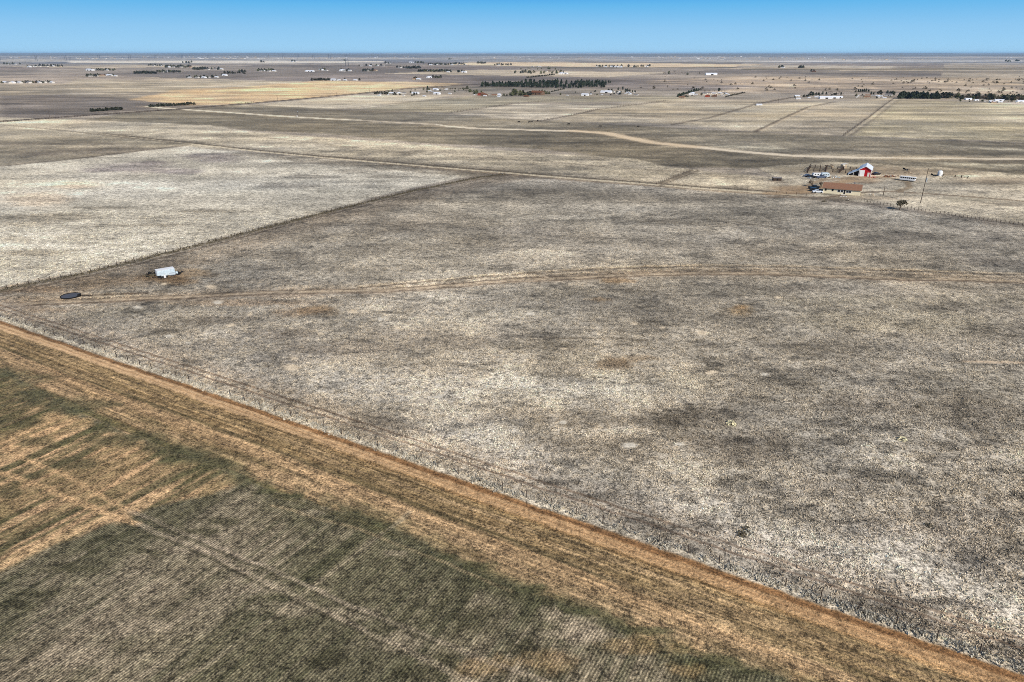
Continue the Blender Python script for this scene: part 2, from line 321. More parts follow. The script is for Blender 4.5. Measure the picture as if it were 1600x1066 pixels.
# ranch yard
F([(1185,262),(1300,252),(1480,262),(1720,285),(1720,368),(1600,351),(1440,329),(1262,308),(1230,290)], (200,188,164), .8, 2, 3, spk=1.15, patch=.25, pscale=8)
for b in [(1290,268,80,8,(148,132,110),.8),(1340,282,60,6,(152,130,104),.7),(1380,268,70,10,(146,130,108),.8),(1250,296,60,7,(160,136,108),.8),(1330,309,90,5,(150,134,112),.6),(1450,270,90,8,(150,134,112),.6),(1550,282,80,6,(146,132,112),.7),
          (1500,312,70,6,(150,142,124),.6),(1560,318,50,5,(138,128,112),.5),(1240,265,60,5,(150,138,116),.6),(1400,311,60,5,(176,162,140),.5),(1330,318,90,4,(140,130,116),.5)]:
    blob(*b[:4], b[4], b[5], .4, spk=.7)
line([(1200,302),(1240,302),(1275,297),(1300,287),(1330,282)], (176,150,118), 6, .8, .6, 1, spk=.4)
line([(1245,301),(1262,290),(1285,281),(1340,277),(1390,277)], (150,128,102), 3.5, .7, .6, 1, spk=.4)
line([(1200,308),(1290,309),(1345,301),(1385,299),(1440,302),(1520,308),(1620,316)], (118,102,84), 2.4, .9, .5, .8, spk=.5)
line([(1405,299),(1420,293),(1418,284),(1395,279)], (140,122,98), 3, .8, .5, .8, spk=.5)
line([(1262,308),(1340,318),(1440,331),(1540,346),(1640,358)], (114,104,92), 9, .6, .8, 3, patch=.3)
line([(1230,303),(1270,303)], (112,92,72), 3, .6)

# --- the near field edge: everything measured from the straight boundary fence
A0 = P(0, 495.5); A1 = P(1600, 1044.5)
fdx, fdy = A1[0]-A0[0], A1[1]-A0[1]; FL = math.hypot(fdx, fdy); fdx /= FL; fdy /= FL
dS = (X-A0[0])*fdx + (Y-A0[1])*fdy                       # along the fence
dD = (X-A0[0])*fdy - (Y-A0[1])*fdx                       # across it, positive towards the crop
if dD[np.argmin(np.hypot(X-P(400, 1000)[0], Y-P(400, 1000)[1]))] < 0: dD = -dD
near = np.nonzero((dD > -14) & (RAD < 700))[0]
s_ = dS[near]; d0 = dD[near]; xn = X[near]; yn = Y[near]
wob = (fbm(s_/40., d0/40., 2, 71)-.5)*1.0; d_ = d0+wob*.6+ (fbm(s_/2., d0/2., 2, 72)-.5)*.5
def band(a, b, soft=.25): return sstep(a-soft, a+soft, d_)*(1-sstep(b-soft, b+soft, d_))
def put(a, col, spk=None):
    mixin(near, a, col, spk)
right = sstep(40, 190, s_)                             # 0 at the left end, 1 near the camera
st = fbm(s_/26., d0/.8, 4, 51, .6)                       # streaks along the headland
st2 = fbm(s_/9., d0/.45, 3, 53, .6)
# weedy verge on the pasture side with the two ruts
put(band(-9, 0, 1.5)*.45, (158,146,132)); put(band(-6.2, -4.6)*.0, (0,0,0))
put(band(-3.45, -2.95, .2)*.75*(.5+st2), (112,94,78), .8); put(band(-5.1, -4.55, .2)*.7*(.5+st2), (118,98,80), .8)
put(band(-4.5, -3.5, .2)*.4, (180,166,146)); put(band(-6.5, -.8, 1.2)*.4, (184,174,158)); put(band(-2.6, -1.0, .5)*.3, (150,142,126), 1.3); put(band(-3.4, -3.0, .2)*.6*(.5+st2), (122,104,88), .8); put(band(-5.05, -4.6, .2)*.55*(.5+st2), (126,106,88), .8)
put(band(-.9, .9, .4)*.75, (206,196,176), 1.5)
put(band(-30, -6, 6)*right*.5, (190,183,170))
# headland
put(sstep(.9, 1.6, d_), (168,142,106), 1.15)
tanv = np.array([(196,156,108)]); 
put(sstep(.9, 1.6, d_)*sstep(.46, .60, st)*.65, (138,114,80)); put(sstep(4.4, 5.5, d_)*sstep(.46, .60, fbm(s_/5., d0/1.6, 4, 58))*.25, (126,108,78)); put(sstep(.9, 1.6, d_)*sstep(.52, .40, st)*.0, (0,0,0))
put(band(1.3, 2.4, .3)*.8, (138,104,72), .8)
sandb = band(2.3, 4.3, .3)
put(band(1.2, 4.8, .6)*.6*right, (176,130,84), .9)
put(band(4.4, 9.4, .6)*sstep(.36, .58, st2)*.6, (134,114,80), 1.1)
for a_, b_ in ((3.2,3.4),(4.6,4.8),(5.6,5.85),(6.9,7.1),(8.1,8.3)): put(band(a_, b_, .12)*.45*sstep(.3, .6, st), (112,88,56))
for a_, b_ in ((3.8,4.0),(5.1,5.3),(6.3,6.5),(7.5,7.8)): put(band(a_, b_, .12)*.5*sstep(.3, .6, st), (212,178,128))
put(band(9.3, 10.3, .3)*.8*sstep(.30, .55, st)*.8, (92,82,56), .9)
put(band(10.4, 13, .6)*.5, (192,158,120), 1.0)
put(band(13, 24, 1.0)*sstep(.46, .60, fbm(s_/7., d0/2.5, 4, 55))*.55, (116,102,72))
put(band(13, 24, 1.0)*sstep(.50, .64, fbm(s_/9., d0/2., 4, 57))*.55, (198,164,126))
put(band(17, 19, .6)*.5*sstep(.45, .6, st), (86,86,52))
put(sstep(4, 6, d_)*sstep(.50, .62, fbm(s_/10., d0/.55, 4, 59, .65))*.22, (104,92,68)); put(sstep(4, 6, d_)*sstep(.54, .64, fbm(s_/14.+9, d0/.5, 4, 60, .65))*.25, (196,166,130))
put(sandb*(.95-right*.5), (220,184,142), .4)
put(band(3.05, 3.4, .12)*.5, (168,130,92), .5); put(band(1.3, 2.2, .25)*.6, (134,100,68), .7)
fine = (fbm(s_/7., d0/.24, 3, 62, .7)-.5)*(1-.6*sandb)
COL[near] *= (1+fine*.75*sstep(.9, 1.8, d_))[:, None]
# the drilled crop beyond the headland
BL = [(-500,330),(-150,520),(0,578),(60,612),(150,655),(250,698),(310,722),(380,756),(430,775),(520,800),(600,822),(690,868),(780,908),(870,945),(960,975),(1050,1008),(1130,1035),(1250,1072),(1500,1150)]
poly = [P(*p) for p in BL] + [P(1500, 1900), (-60., -60.), (-500., -60.), (-900., 300.)]
xw = xn+WFX[near]*1.2+WX[near]*1.0; yw = yn+WFY[near]*1.2+WY[near]*1.0
dist = seg_dist(xw, yw, poly+poly[:1]); ins = inside(xw, yw, poly); sdc = np.where(ins, dist, -dist)
crop = sstep(-.8, .8, sdc)
rs = gs[near]; rt = gt[near]                              # rs runs along the rows, rt across
put(crop, (130,122,101), 1.15)
rr = fbm(rt/1.6, rs/30., 4, 61, .6); r2 = fbm(rt/.7, rs/9., 3, 63, .65); r3 = fbm(rt/14., rs/20., 4, 65)
put(crop*sstep(.47, .64, rr)*.5, (160,148,122)); put(crop*sstep(.52, .38, rr)*.0, (0,0,0))
put(crop*(1-sstep(.36, .50, rr))*.5, (84,80,58)); r5 = fbm(rt/.9, rs/26., 4, 64, .6); put(crop*sstep(.50, .60, r5)*.45, (156,146,120)); put(crop*(1-sstep(.38, .48, r5))*.45, (74,76,54))
put(crop*sstep(.50, .62, fbm(rt/.5, rs/12., 4, 66, .7))*.5, (166,154,130)); put(crop*sstep(.52, .64, fbm(rt/.45, rs/10., 4, 67, .7))*.5, (84,78,60))
put(crop*sstep(.5, .68, r3)*.35, (168,154,132)); put(crop*(1-sstep(.34, .48, r3))*.45, (82,82,58))
# tan, streaky corner at the left
TL = [(-500,330),(-150,520),(0,578),(60,612),(150,655),(250,698),(310,722),(380,756),(330,775),(240,795),(180,818),(100,845),(0,888),(-200,980),(-900,1200)]
tp = [P(*p) for p in TL]; dt = seg_dist(xw, yw, tp+tp[:1]); it = inside(xw, yw, tp)
tz = sstep(-.9, .9, np.where(it, dt, -dt)+(rr-.5)*4)*crop
put(tz, (190,160,122), 1.1)
put(tz*sstep(.40, .56, rr)*.8, (114,104,76)); put(tz*sstep(.47, .60, r2)*.7, (92,90,60)); put(tz*sstep(.52, .64, fbm(rt/2.2, rs/14., 4, 68, .65))*.45, (86,86,58)); put(tz*(1-sstep(.36, .46, rr))*.5, (220,184,140))
put(tz*sstep(.54, .66, r3)*.6, (88,90,58)); put(tz*sstep(.52, .64, fbm(rt/9., rs/16., 3, 69))*.4, (214,178,132))
ROWM[near] = crop*(1-.65*tz)
# green fringe where the rows meet the headland
gb = seg_dist(xn+WX[near]*2, yn+WY[near]*2, [P(*p) for p in BL])
gn = fbm(xn/7., yn/7., 4, 81, .6)
put((1-sstep(.4, 2.8, gb))*sstep(.44, .56, gn)*.7, (82,80,56), 1.1)
put((1-sstep(1.5, 6.5, gb+2))*sstep(.44, .56, fbm(xn/5., yn/5., 4, 85, .6))*.5, (92,92,68), 1.0)
def nb(cx, cy, rx, ry, col, a): blob(cx, cy, rx, ry, col, a, .6)
for b in [(330,722,26,9),(60,590,40,7),(140,630,50,9),(30,660,50,8),(60,690,40,9),(110,725,50,10),(180,690,40,9),(250,700,50,8),(230,680,30,9),(20,770,30,10),(40,745,40,7)]: nb(*b, (86,82,58), .6)
for b in [(450,775,26,5),(420,768,30,5),(740,884,32,10),(700,872,20,7),(1000,985,70,8),(1110,1035,60,12),(900,955,40,10),(830,920,30,8),(590,822,26,8),(1170,1050,40,8)]: nb(*b, (78,79,54), .65)
for b in [(150,843,22,5),(170,838,24,4),(140,860,10,10),(60,928,40,8),(20,945,30,8),(235,862,26,6),(300,830,40,8),(350,815,50,8),(110,890,40,10),(240,838,30,4),(660,1050,60,16),(700,1030,30,10),(870,970,12,5),(1050,1038,16,5),(885,985,12,8),(740,970,40,20),(820,1010,30,16),(520,1030,50,14)]: nb(*b, (70,68,48), .6)
for b in [(490,800,30,10),(620,865,26,7),(300,860,60,8),(420,920,80,14),(460,950,60,12),(130,1030,80,20),(230,980,70,14),(560,960,60,14),(900,985,50,18),(860,960,24,14),(915,992,44,26),(915,992,38,22),(880,965,26,14),(880,1030,60,24),(620,1000,60,18)]: nb(*b, (178,164,140), .5)
for b in [(1000,1010,70,16),(860,1030,50,24),(760,1040,60,24),(1080,1050,40,14)]: nb(*b, (172,138,92), .35)
# tramlines
def tram(pts, c, w_=.7, a=.7): line(pts, c, w_, a, .5, .35, patch=.35)
tram([(-60,722),(45,752),(130,787),(215,820)], (218,182,136), 1.1, .75); tram([(10,705),(100,742),(200,797)], (218,182,136), .9, .6)
tram([(215,820),(330,866),(400,905),(520,962),(640,1020),(760,1080)], (176,162,138), .9, .65); tram([(200,797),(300,838),(400,880),(520,935),(680,1000),(860,1070)], (174,160,138), .8, .6)
tram([(215,826),(330,872),(400,911),(520,968),(640,1026)], (80,76,58), .5, .6); tram([(200,802),(300,843),(400,885),(520,940),(680,1005)], (80,76,58), .45, .6)
tram([(250,1085),(330,1035),(400,985),(450,950),(500,908),(640,800)], (180,166,140), .8, .45); tram([(0,885),(90,842),(200,795),(262,768)], (222,188,142), 1.6, .8)
tram([(50,1066),(200,965),(330,880),(420,820)], (176,164,138), .7, .4)
tram([(430,775),(560,815),(700,868),(850,926),(1000,985),(1160,1045)], (100,94,66), .6, .5); tram([(425,790),(560,828),(700,882),(800,926)], (186,164,128), .6, .4)

COL[near, 1] *= 1-.018*crop; COL[near, 2] *= 1-.02*crop
# broad tonal variety over everything, drawn out across the slope of the land
v1 = fbm(X/60.+12.4, Y/60.+3.1, 5, 24, .62); v2 = fbm(X/9., Y/9., 4, 23, .6); v3 = fbm(X/300., Y/300., 4, 25, .6)
amp = np.where(dD > 1.5, .35, 1.0)*(1-.45*sstep(1200, 3000, RAD))*np.clip((SPK-.2)*1.4, .1, 1)
amp = amp*(1-.28*sstep(160, 195, COL.mean(1)))
mod = 1 + amp*((v1-.5)*.42 + (v2-.5)*.5*(1-sstep(500, 1200, RAD)) + (v3-.5)*.6*sstep(250, 900, RAD))
v4 = fbm(X/110., Y/16., 4, 27, .65); mod = mod*(1+amp*(v4-.5)*.75*sstep(120, 400, RAD)*(1-.5*sstep(2500, 5000, RAD)))
fl = fbm(X/7.+2, Y/3.2, 4, 33, .7); fk = sstep(.50, .78, fl)*(1-sstep(250, 800, RAD))*(dD < 0)
mod = mod*(1-.26*fk*amp)
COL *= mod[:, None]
hue = fbm(X/90., Y/70., 4, 29, .6)-.5
COL[:, 0] *= 1+hue*.05*amp; COL[:, 2] *= 1-hue*.09*amp
nr_ = (1-sstep(200, 420, RAD))*(dD < 1)
COL *= np.array([[1.0, .98, .945]])*(1-nr_[:, None]*np.array([[0., .002, .006]]))
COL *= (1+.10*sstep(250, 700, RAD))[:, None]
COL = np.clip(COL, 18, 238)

GK = 0.95       # photograph tone -> reflectance
cl = COL/255.0
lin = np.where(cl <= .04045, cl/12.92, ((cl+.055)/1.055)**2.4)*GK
ii = (np.arange(nr-1)[:, None]*nc + np.arange(nc-1)[None, :]).ravel()
quads = np.stack([ii, ii+nc, ii+nc+1, ii+1], -1)         # rows run towards the camera: this order faces up
me = bpy.data.meshes.new('ground')
me.vertices.add(N); me.vertices.foreach_set('co', np.stack([X, Y, np.zeros(N)], -1).astype(np.float32).ravel())
me.loops.add(quads.size); me.loops.foreach_set('vertex_index', quads.astype(np.int32).ravel())
me.polygons.add(len(quads)); me.polygons.foreach_set('loop_start', np.arange(0, quads.size, 4, dtype=np.int32))
me.update(calc_edges=True)
at = me.attributes.new('tint', 'FLOAT_COLOR', 'POINT')
at.data.foreach_set('color', np.concatenate([lin, np.ones((N, 1))], 1).astype(np.float32).ravel())
at = me.attributes.new('cover', 'FLOAT_COLOR', 'POINT')
at.data.foreach_set('color', np.stack([SPK, ROWM, np.clip((dD[:]-.8)/1.0, 0, 1)*(RAD < 700), np.ones(N)], -1).astype(np.float32).ravel())
ground = bpy.data.objects.new('ground', me); C.objects.link(ground); ground['kind'] = 'structure'

def mat(name):
    m = bpy.data.materials.new(name); m.use_nodes = True
    n = m.node_tree; n.nodes.clear()
    o = n.nodes.new('ShaderNodeOutputMaterial'); b = n.nodes.new('ShaderNodeBsdfPrincipled')
    n.links.new(b.outputs[0], o.inputs[0]); b.inputs['Specular IOR Level'].default_value = .15; b.inputs['Roughness'].default_value = .9
    return m, n, b
m, n, b = mat('dry_grassland')
L = n.links.new
def node(t, **k):
    x = n.nodes.new(t)
    for a_, v_ in k.items(): setattr(x, a_, v_)
    return x
def math_(op, a_, b_=None, clamp=False):
    x = node('ShaderNodeMath', operation=op, use_clamp=clamp)
    for q, v_ in enumerate([a_, b_]):
        if v_ is None: continue
        if isinstance(v_, (int, float)): x.inputs[q].default_value = v_
        else: L(v_, x.inputs[q])
    return x.outputs[0]
ta = node('ShaderNodeAttribute', attribute_name='tint'); ca = node('ShaderNodeAttribute', attribute_name='cover')
cs = node('ShaderNodeSeparateColor'); L(ca.outputs['Color'], cs.inputs[0])
geo = node('ShaderNodeNewGeometry')
nz = node('ShaderNodeTexNoise', noise_dimensions='2D'); nz.inputs['Scale'].default_value = .55; nz.inputs['Detail'].default_value = 5.5; nz.inputs['Roughness'].default_value = .95
L(geo.outputs['Position'], nz.inputs['Vector'])
nf = node('ShaderNodeTexNoise', noise_dimensions='2D'); nf.inputs['Scale'].default_value = 2.6; nf.inputs['Detail'].default_value = 2.0; nf.inputs['Roughness'].default_value = .8
L(geo.outputs['Position'], nf.inputs['Vector'])
sp = math_('MULTIPLY', math_('ADD', math_('MULTIPLY', math_('SUBTRACT', nz.outputs[0], .5), 4.6), math_('MULTIPLY', math_('SUBTRACT', nf.outputs[0], .5), 2.6)), cs.outputs[0])  # random grass tone; its dark specks also paint the shade between tufts
mul = math_('ADD', math_('MAXIMUM', sp, -.72), 1.0)
mul = math_('MINIMUM', mul, 2.1)
# drilled rows: 0.25 m apart, broken up where plants failed
vr = node('ShaderNodeVectorRotate', rotation_type='Z_AXIS'); L(geo.outputs['Position'], vr.inputs['Vector']); vr.inputs['Angle'].default_value = AZR
wv = node('ShaderNodeTexWave', wave_type='BANDS', bands_direction='X'); L(vr.outputs[0], wv.inputs['Vector'])
wv.inputs['Scale'].default_value = .314/.38; wv.inputs['Distortion'].default_value = 1.6; wv.inputs['Detail'].default_value = 1; wv.inputs['Detail Scale'].default_value = .3
rowv = math_('MULTIPLY', math_('MULTIPLY', math_('SUBTRACT', wv.outputs['Fac'], .5), math_('MULTIPLY', nz.outputs[0], 1.5)), cs.outputs[1])
mul = math_('MULTIPLY', mul, math_('ADD', rowv, 1.0))
vm = node('ShaderNodeVectorMath', operation='SCALE'); L(ta.outputs['Color'], vm.inputs[0]); L(mul, vm.inputs['Scale'])
L(vm.outputs[0], b.inputs['Base Color'])
bp = node('ShaderNodeBump'); bp.inputs['Strength'].default_value = .5; bp.inputs['Distance'].default_value = .25
hh = math_('ADD', nf.outputs[0], math_('MULTIPLY', nz.outputs[0], 1.5)); L(hh, bp.inputs['Height']); L(bp.outputs[0], b.inputs['Normal'])
me.materials.append(m)
print('ground', N)

# ------------------------------------------------------------------ helpers for things
def simple(name, col, rough=.8, var=.0, scale=1.0, spec=.2, metal=0.0):
    m, n, b = mat(name); c = s2l(col)
    b.inputs['Roughness'].default_value = rough; b.inputs['Specular IOR Level'].default_value = spec; b.inputs['Metallic'].default_value = metal
    if var > 0:
        g = n.nodes.new('ShaderNodeTexCoord'); z = n.nodes.new('ShaderNodeTexNoise'); z.inputs['Scale'].default_value = scale; z.inputs['Detail'].default_value = 5
        n.links.new(g.outputs['Object'], z.inputs['Vector'])
        r = n.nodes.new('ShaderNodeValToRGB'); e = r.color_ramp.elements
        e[0].position = .3; e[0].color = tuple(v*(1-var) for v in c)+(1,); e[1].position = .7; e[1].color = tuple(min(1, v*(1+var)) for v in c)+(1,)
        n.links.new(z.outputs[0], r.inputs[0]); n.links.new(r.outputs[0], b.inputs['Base Color'])
    else: b.inputs['Base Color'].default_value = c+(1,)
    return m
M = dict(
 white=simple('white_paint', (232,230,226), .5, .06, .8), offwhite=simple('offwhite_siding', (214,208,196), .7, .08, .6), cream=simple('cream_stucco', (226,212,178), .85, .06, .7),
 brownroof=simple('brown_shingles', (136,100,78), .9, .16, 1.6), greyroof=simple('grey_shingles', (128,122,118), .9, .12, 1.2), redroof=simple('red_roof_metal', (156,72,52), .7, .1, .8),
 metalroof=simple('pale_metal_roof', (226,228,232), .45, .05, .5, .4), red=simple('red_siding', (170,22,30), .65, .1, .8), tan=simple('tan_siding', (190,170,142), .8, .08, .7),
 brown=simple('brown_siding', (120,96,76), .85, .12, .8), glass=simple('dark_window_glass', (40,44,50), .2, 0, 1, .5), dark=simple('dark_opening', (30,28,28), .9),
 rust=simple('rusty_steel', (112,74,52), .85, .3, 3), steel=simple('galvanised_steel', (172,180,184), .45, .12, 2, .5, .3), rubber=simple('black_rubber', (34,33,33), .85), wood=simple('weathered_timber', (96,82,68), .9, .2, 2),
 darkwood=simple('dark_creosoted_timber', (66,54,46), .9, .2, 2), bluewhite=simple('pale_blue_white_paint', (196,208,212), .6, .2, 1.3, .2), water=simple('dark_tank_water', (84,82,84), .5, 0, 1, .15),
 needle=simple('conifer_needles', (66,74,58), .9, .45, 1.3, .1), juniper=simple('dark_conifer_needles', (62,64,50), .9, .4, 1.2, .1), twig=simple('bare_twigs', (112,98,82), .9, .3, 1.5, .1), bark=simple('grey_brown_bark', (84,70,58), .95, .2, 4, .1),
 olive=simple('olive_foliage', (92,94,64), .9, .35, 1.2, .1), scrub=simple('dark_scrub', (92,84,66), .9, .35, 2, .1), carblack=simple('black_car_paint', (28,30,36), .3, 0, 1, .5), carwhite=simple('white_car_paint', (228,230,232), .3, 0, 1, .5),
 carblue=simple('blue_car_paint', (84,94,112), .3, 0, 1, .5), hide=simple('black_cattle_hide', (30,26,24), .8), straw=simple('bleached_bunch_grass', (192,183,164), .9, .35, 1.2, .1), grass=simple('dry_prairie_grass', (196,186,164), .9, .3, .8, .1),
 yucca=simple('pale_yucca_leaves', (220,208,168), .8, .2, 3, .1), silver=simple('pylon_steel', (62,66,76), .7, 0, 1, .3), wire=simple('fence_wire', (120,112,104), .6),
 palesteel=simple('silo_steel', (206,208,208), .4, .08, 1, .4))

class MB:
    def __init__(s): s.v = []; s.f = []; s.m = []; s.mats = []
    def mi(s, k):
        if k not in s.mats: s.mats.append(k)
        return s.mats.index(k)
    def add(s, vs_, fs_, k):
        o = len(s.v); s.v += [tuple(v) for v in vs_]; s.f += [tuple(o+i for i in f) for f in fs_]; s.m += [s.mi(k)]*len(fs_)
    def box(s, x0, y0, z0, x1, y1, z1, k):
        s.add([(x0,y0,z0),(x1,y0,z0),(x1,y1,z0),(x0,y1,z0),(x0,y0,z1),(x1,y0,z1),(x1,y1,z1),(x0,y1,z1)], [(0,3,2,1),(4,5,6,7),(0,1,5,4),(1,2,6,5),(2,3,7,6),(3,0,4,7)], k)
    def prism(s, prof, y0, y1, k, cap=True):        # profile in x,z extruded along y
        n = len(prof); s.add([(x, y0, z) for x, z in prof]+[(x, y1, z) for x, z in prof], [(i, (i+1) % n, n+(i+1) % n, n+i) for i in range(n)] + ([tuple(range(n))[::-1], tuple(range(n, 2*n))] if cap else []), k)
    def prismx(s, prof, x0, x1, k):                  # profile in y,z extruded along x
        n = len(prof); s.add([(x0, y, z) for y, z in prof]+[(x1, y, z) for y, z in prof], [((i+1) % n, i, n+i, n+(i+1) % n) for i in range(n)] + [tuple(range(n)), tuple(range(n, 2*n))[::-1]], k)
    def tube(s, a, b, r0, r1, k, n=8):
        a = Vector(a); b = Vector(b); d = (b-a).normalized(); u = d.orthogonal().normalized(); w_ = d.cross(u)
        vs_ = [a+(u*math.cos(2*math.pi*i/n)+w_*math.sin(2*math.pi*i/n))*r0 for i in range(n)]+[b+(u*math.cos(2*math.pi*i/n)+w_*math.sin(2*math.pi*i/n))*r1 for i in range(n)]
        s.add(vs_, [(i, (i+1) % n, n+(i+1) % n, n+i) for i in range(n)]+[tuple(range(n))[::-1], tuple(range(n, 2*n))], k)
    def lathe(s, prof, k, n=16, cx=0, cy=0):
        vs_ = [(cx+r*math.cos(2*math.pi*i/n), cy+r*math.sin(2*math.pi*i/n), z) for r, z in prof for i in range(n)]
        s.add(vs_, [(j*n+i, j*n+(i+1) % n, (j+1)*n+(i+1) % n, (j+1)*n+i) for j in range(len(prof)-1) for i in range(n)] + [tuple(range(n))[::-1], tuple(range((len(prof)-1)*n, len(prof)*n))], k)
    def ell(s, c, r, k, n=8, m_=6):
        vs_ = [(c[0]+r[0]*math.sin(math.pi*j/m_)*math.cos(2*math.pi*i/n), c[1]+r[1]*math.sin(math.pi*j/m_)*math.sin(2*math.pi*i/n), c[2]-r[2]*math.cos(math.pi*j/m_)) for j in range(m_+1) for i in range(n)]
        s.add(vs_, [(j*n+i, j*n+(i+1) % n, (j+1)*n+(i+1) % n, (j+1)*n+i) for j in range(m_) for i in range(n)], k)
    def leaf(s, c, sz, k, r_):
        a = r_.uniform(0, 6.28); t = r_.uniform(-1, 1); d1 = Vector((math.cos(a), math.sin(a), t*.7)).normalized(); d2 = d1.orthogonal().normalized(); d2 = (d2+d1.cross(d2)*r_.uniform(-1, 1)).normalized()
        c = Vector(c); s.add([c-d1*sz, c+d2*sz*.6, c+d1*sz, c-d2*sz*.6], [(0,1,2,3)], k)
    def mesh(s, name):
        me_ = bpy.data.meshes.new(name); me_.from_pydata(s.v, [], s.f)
        for k in s.mats: me_.materials.append(M[k])
        me_.polygons.foreach_set('material_index', s.m); me_.update(); return me_
    def build(s, name, parent=None, loc=(0,0,0), rz=0):
        o = bpy.data.objects.new(name, s.mesh(name)); C.objects.link(o); o.parent = parent; o.location = loc; o.rotation_euler = (0, 0, rz); return o

def tag(o, label, cat, group=None, kind=None):
    if label: o['label'] = label
    if cat: o['category'] = cat
    if group: o['group'] = group
    if kind: o['kind'] = kind
    return o
def empty(name, x, y, rz=0, z=0):
    o = bpy.data.objects.new(name, None); C.objects.link(o); o.location = (x, y, z); o.rotation_euler = (0, 0, rz); o.empty_display_size = .5; return o
KIDS = {}
def kids(o):
    if o not in KIDS: KIDS[o] = list(o.children)
    return KIDS[o]
def dup(root, x, y, rz=0, sc=1.0, label=None, group=None):
    r = root.copy(); C.objects.link(r); r.location = (x, y, 0); r.rotation_euler = (0, 0, rz); r.scale = (sc, sc, sc) if isinstance(sc, (int, float)) else sc
    if label: r['label'] = label
    if group: r['group'] = group
    for ch in kids(root):
        c = ch.copy(); C.objects.link(c); c.parent = r
        for g in kids(ch):
            d = g.copy(); C.objects.link(d); d.parent = c
    return r
def AT(x, y): return P(x, y)
def mpp(y): return depth_at(y)/FPX                  # metres per photograph pixel at that ground line

# ------------------------------------------------------------------ the ranch house
hl = AT(1285.2, 301.6); hr = AT(1343.5, 306.2)
LEN = math.hypot(hr[0]-hl[0], hr[1]-hl[1]); ANG = math.atan2(hr[1]-hl[1], hr[0]-hl[0])
house = tag(empty('ranch_house', hl[0], hl[1], ANG), 'long cream ranch house with a low brown shingled roof beside the dirt yard', 'house')
q = MB(); q.prismx([(0,0),(0,2.5),(4.6,4.25),(9.2,2.5),(9.2,0)], 0, LEN, 'cream'); q.build('wall', house)
q = MB(); q.prismx([(-.55,2.35),(-.55,2.5),(4.6,4.5),(9.75,2.5),(9.75,2.35),(4.6,4.3)], -.5, LEN+.4, 'brownroof'); rf = q.build('roof', house)
q = MB(); q.box(LEN*.78, 5.2, 3.9, LEN*.78+.6, 5.8, 5.3, 'greyroof'); q.build('chimney', rf)
for wx in (LEN*.43, LEN*.51, LEN*.655, LEN*.725):
    q = MB(); q.box(wx-.65, -.06, .95, wx+.65, -.01, 2.05, 'white'); wf = q.build('window', house)
    q = MB(); q.box(wx-.5, -.10, 1.05, wx+.5, -.065, 1.95, 'glass'); q.build('pane', wf)
q = MB(); q.box(LEN*.56, -.08, .1, LEN*.60, -.01, 2.2, 'dark'); q.build('door', house)
for wx in (LEN*.07, LEN*.26):
    q = MB(); q.box(wx-.4, -.06, 1.2, wx+.4, -.01, 2.2, 'dark'); q.build('window', house)
q = MB(); q.box(LEN*.5, -1.7, 0, LEN*.62, -.1, .18, 'offwhite'); q.build('doorstep', house)

# ------------------------------------------------------------------ the red barn
bl = AT(1341.3, 275.3); br = AT(1359.6, 276.6)
BW = math.hypot(br[0]-bl[0], br[1]-bl[1]); BA = math.atan2(br[1]-bl[1], br[0]-bl[0])
barn = tag(empty('red_barn', bl[0], bl[1], BA), 'bright red barn with a white metal roof and a big white sliding door', 'barn')
BD = 13.5
q = MB(); q.prism([(0,0),(BW,0),(BW,3.6),(BW/2,5.3),(0,3.6)], 0, BD, 'red'); q.build('wall', barn)
q = MB(); ov = .5
q.prism([(-ov,3.5),(BW*.16,4.5),(BW/2,5.55),(BW*.84,4.5),(BW+ov,3.5),(BW+ov,3.35),(BW/2,5.33),(-ov,3.35)], -.6, BD+.5, 'metalroof'); q.build('roof', barn)
q = MB(); q.box(.35, -.22, .1, BW*.46, -.06, 3.3, 'white'); q.build('sliding_door', barn)
q = MB(); q.box(BW*.72, -.15, .1, BW*.90, -.05, 2.2, 'offwhite'); q.build('door', barn)
for x0 in (-.08, BW-.12): q = MB(); q.box(x0, -.1, 0, x0+.22, .1, 3.5, 'white'); q.build('corner_trim', barn)
for k in range(3): q = MB(); q.box(BW+.03, 2+k*4, 1.2, BW+.1, 3.4+k*4, 2.6, 'white'); q.build('window', barn)
q = MB(); q.add([(-5.4,-.2,.5),(-.1,-.2,3.2),(-.1,9,3.2),(-5.4,9,.5),(-5.4,-.2,.62),(-.1,-.2,3.32),(-.1,9,3.32),(-5.4,9,.62)], [(3,2,1,0),(4,5,6,7),(0,1,5,4),(1,2,6,5),(2,3,7,6),(3,0,4,7)], 'palesteel'); lt = q.build('lean_to_roof', barn)
q = MB(); q.prism([(-5.2,0),(-.1,0),(-.1,3.1),(-5.2,.48)], 1.2, 8.8, 'dark'); q.build('lean_to_shade_block', barn)  # solid dark block painting the shade inside the open lean-to
for px_ in (-5.1, -2.8): q = MB(); q.box(px_, -.1, 0, px_+.15, .1, .45 + (px_+5.4)*.5, 'white'); q.build('lean_to_post', barn)

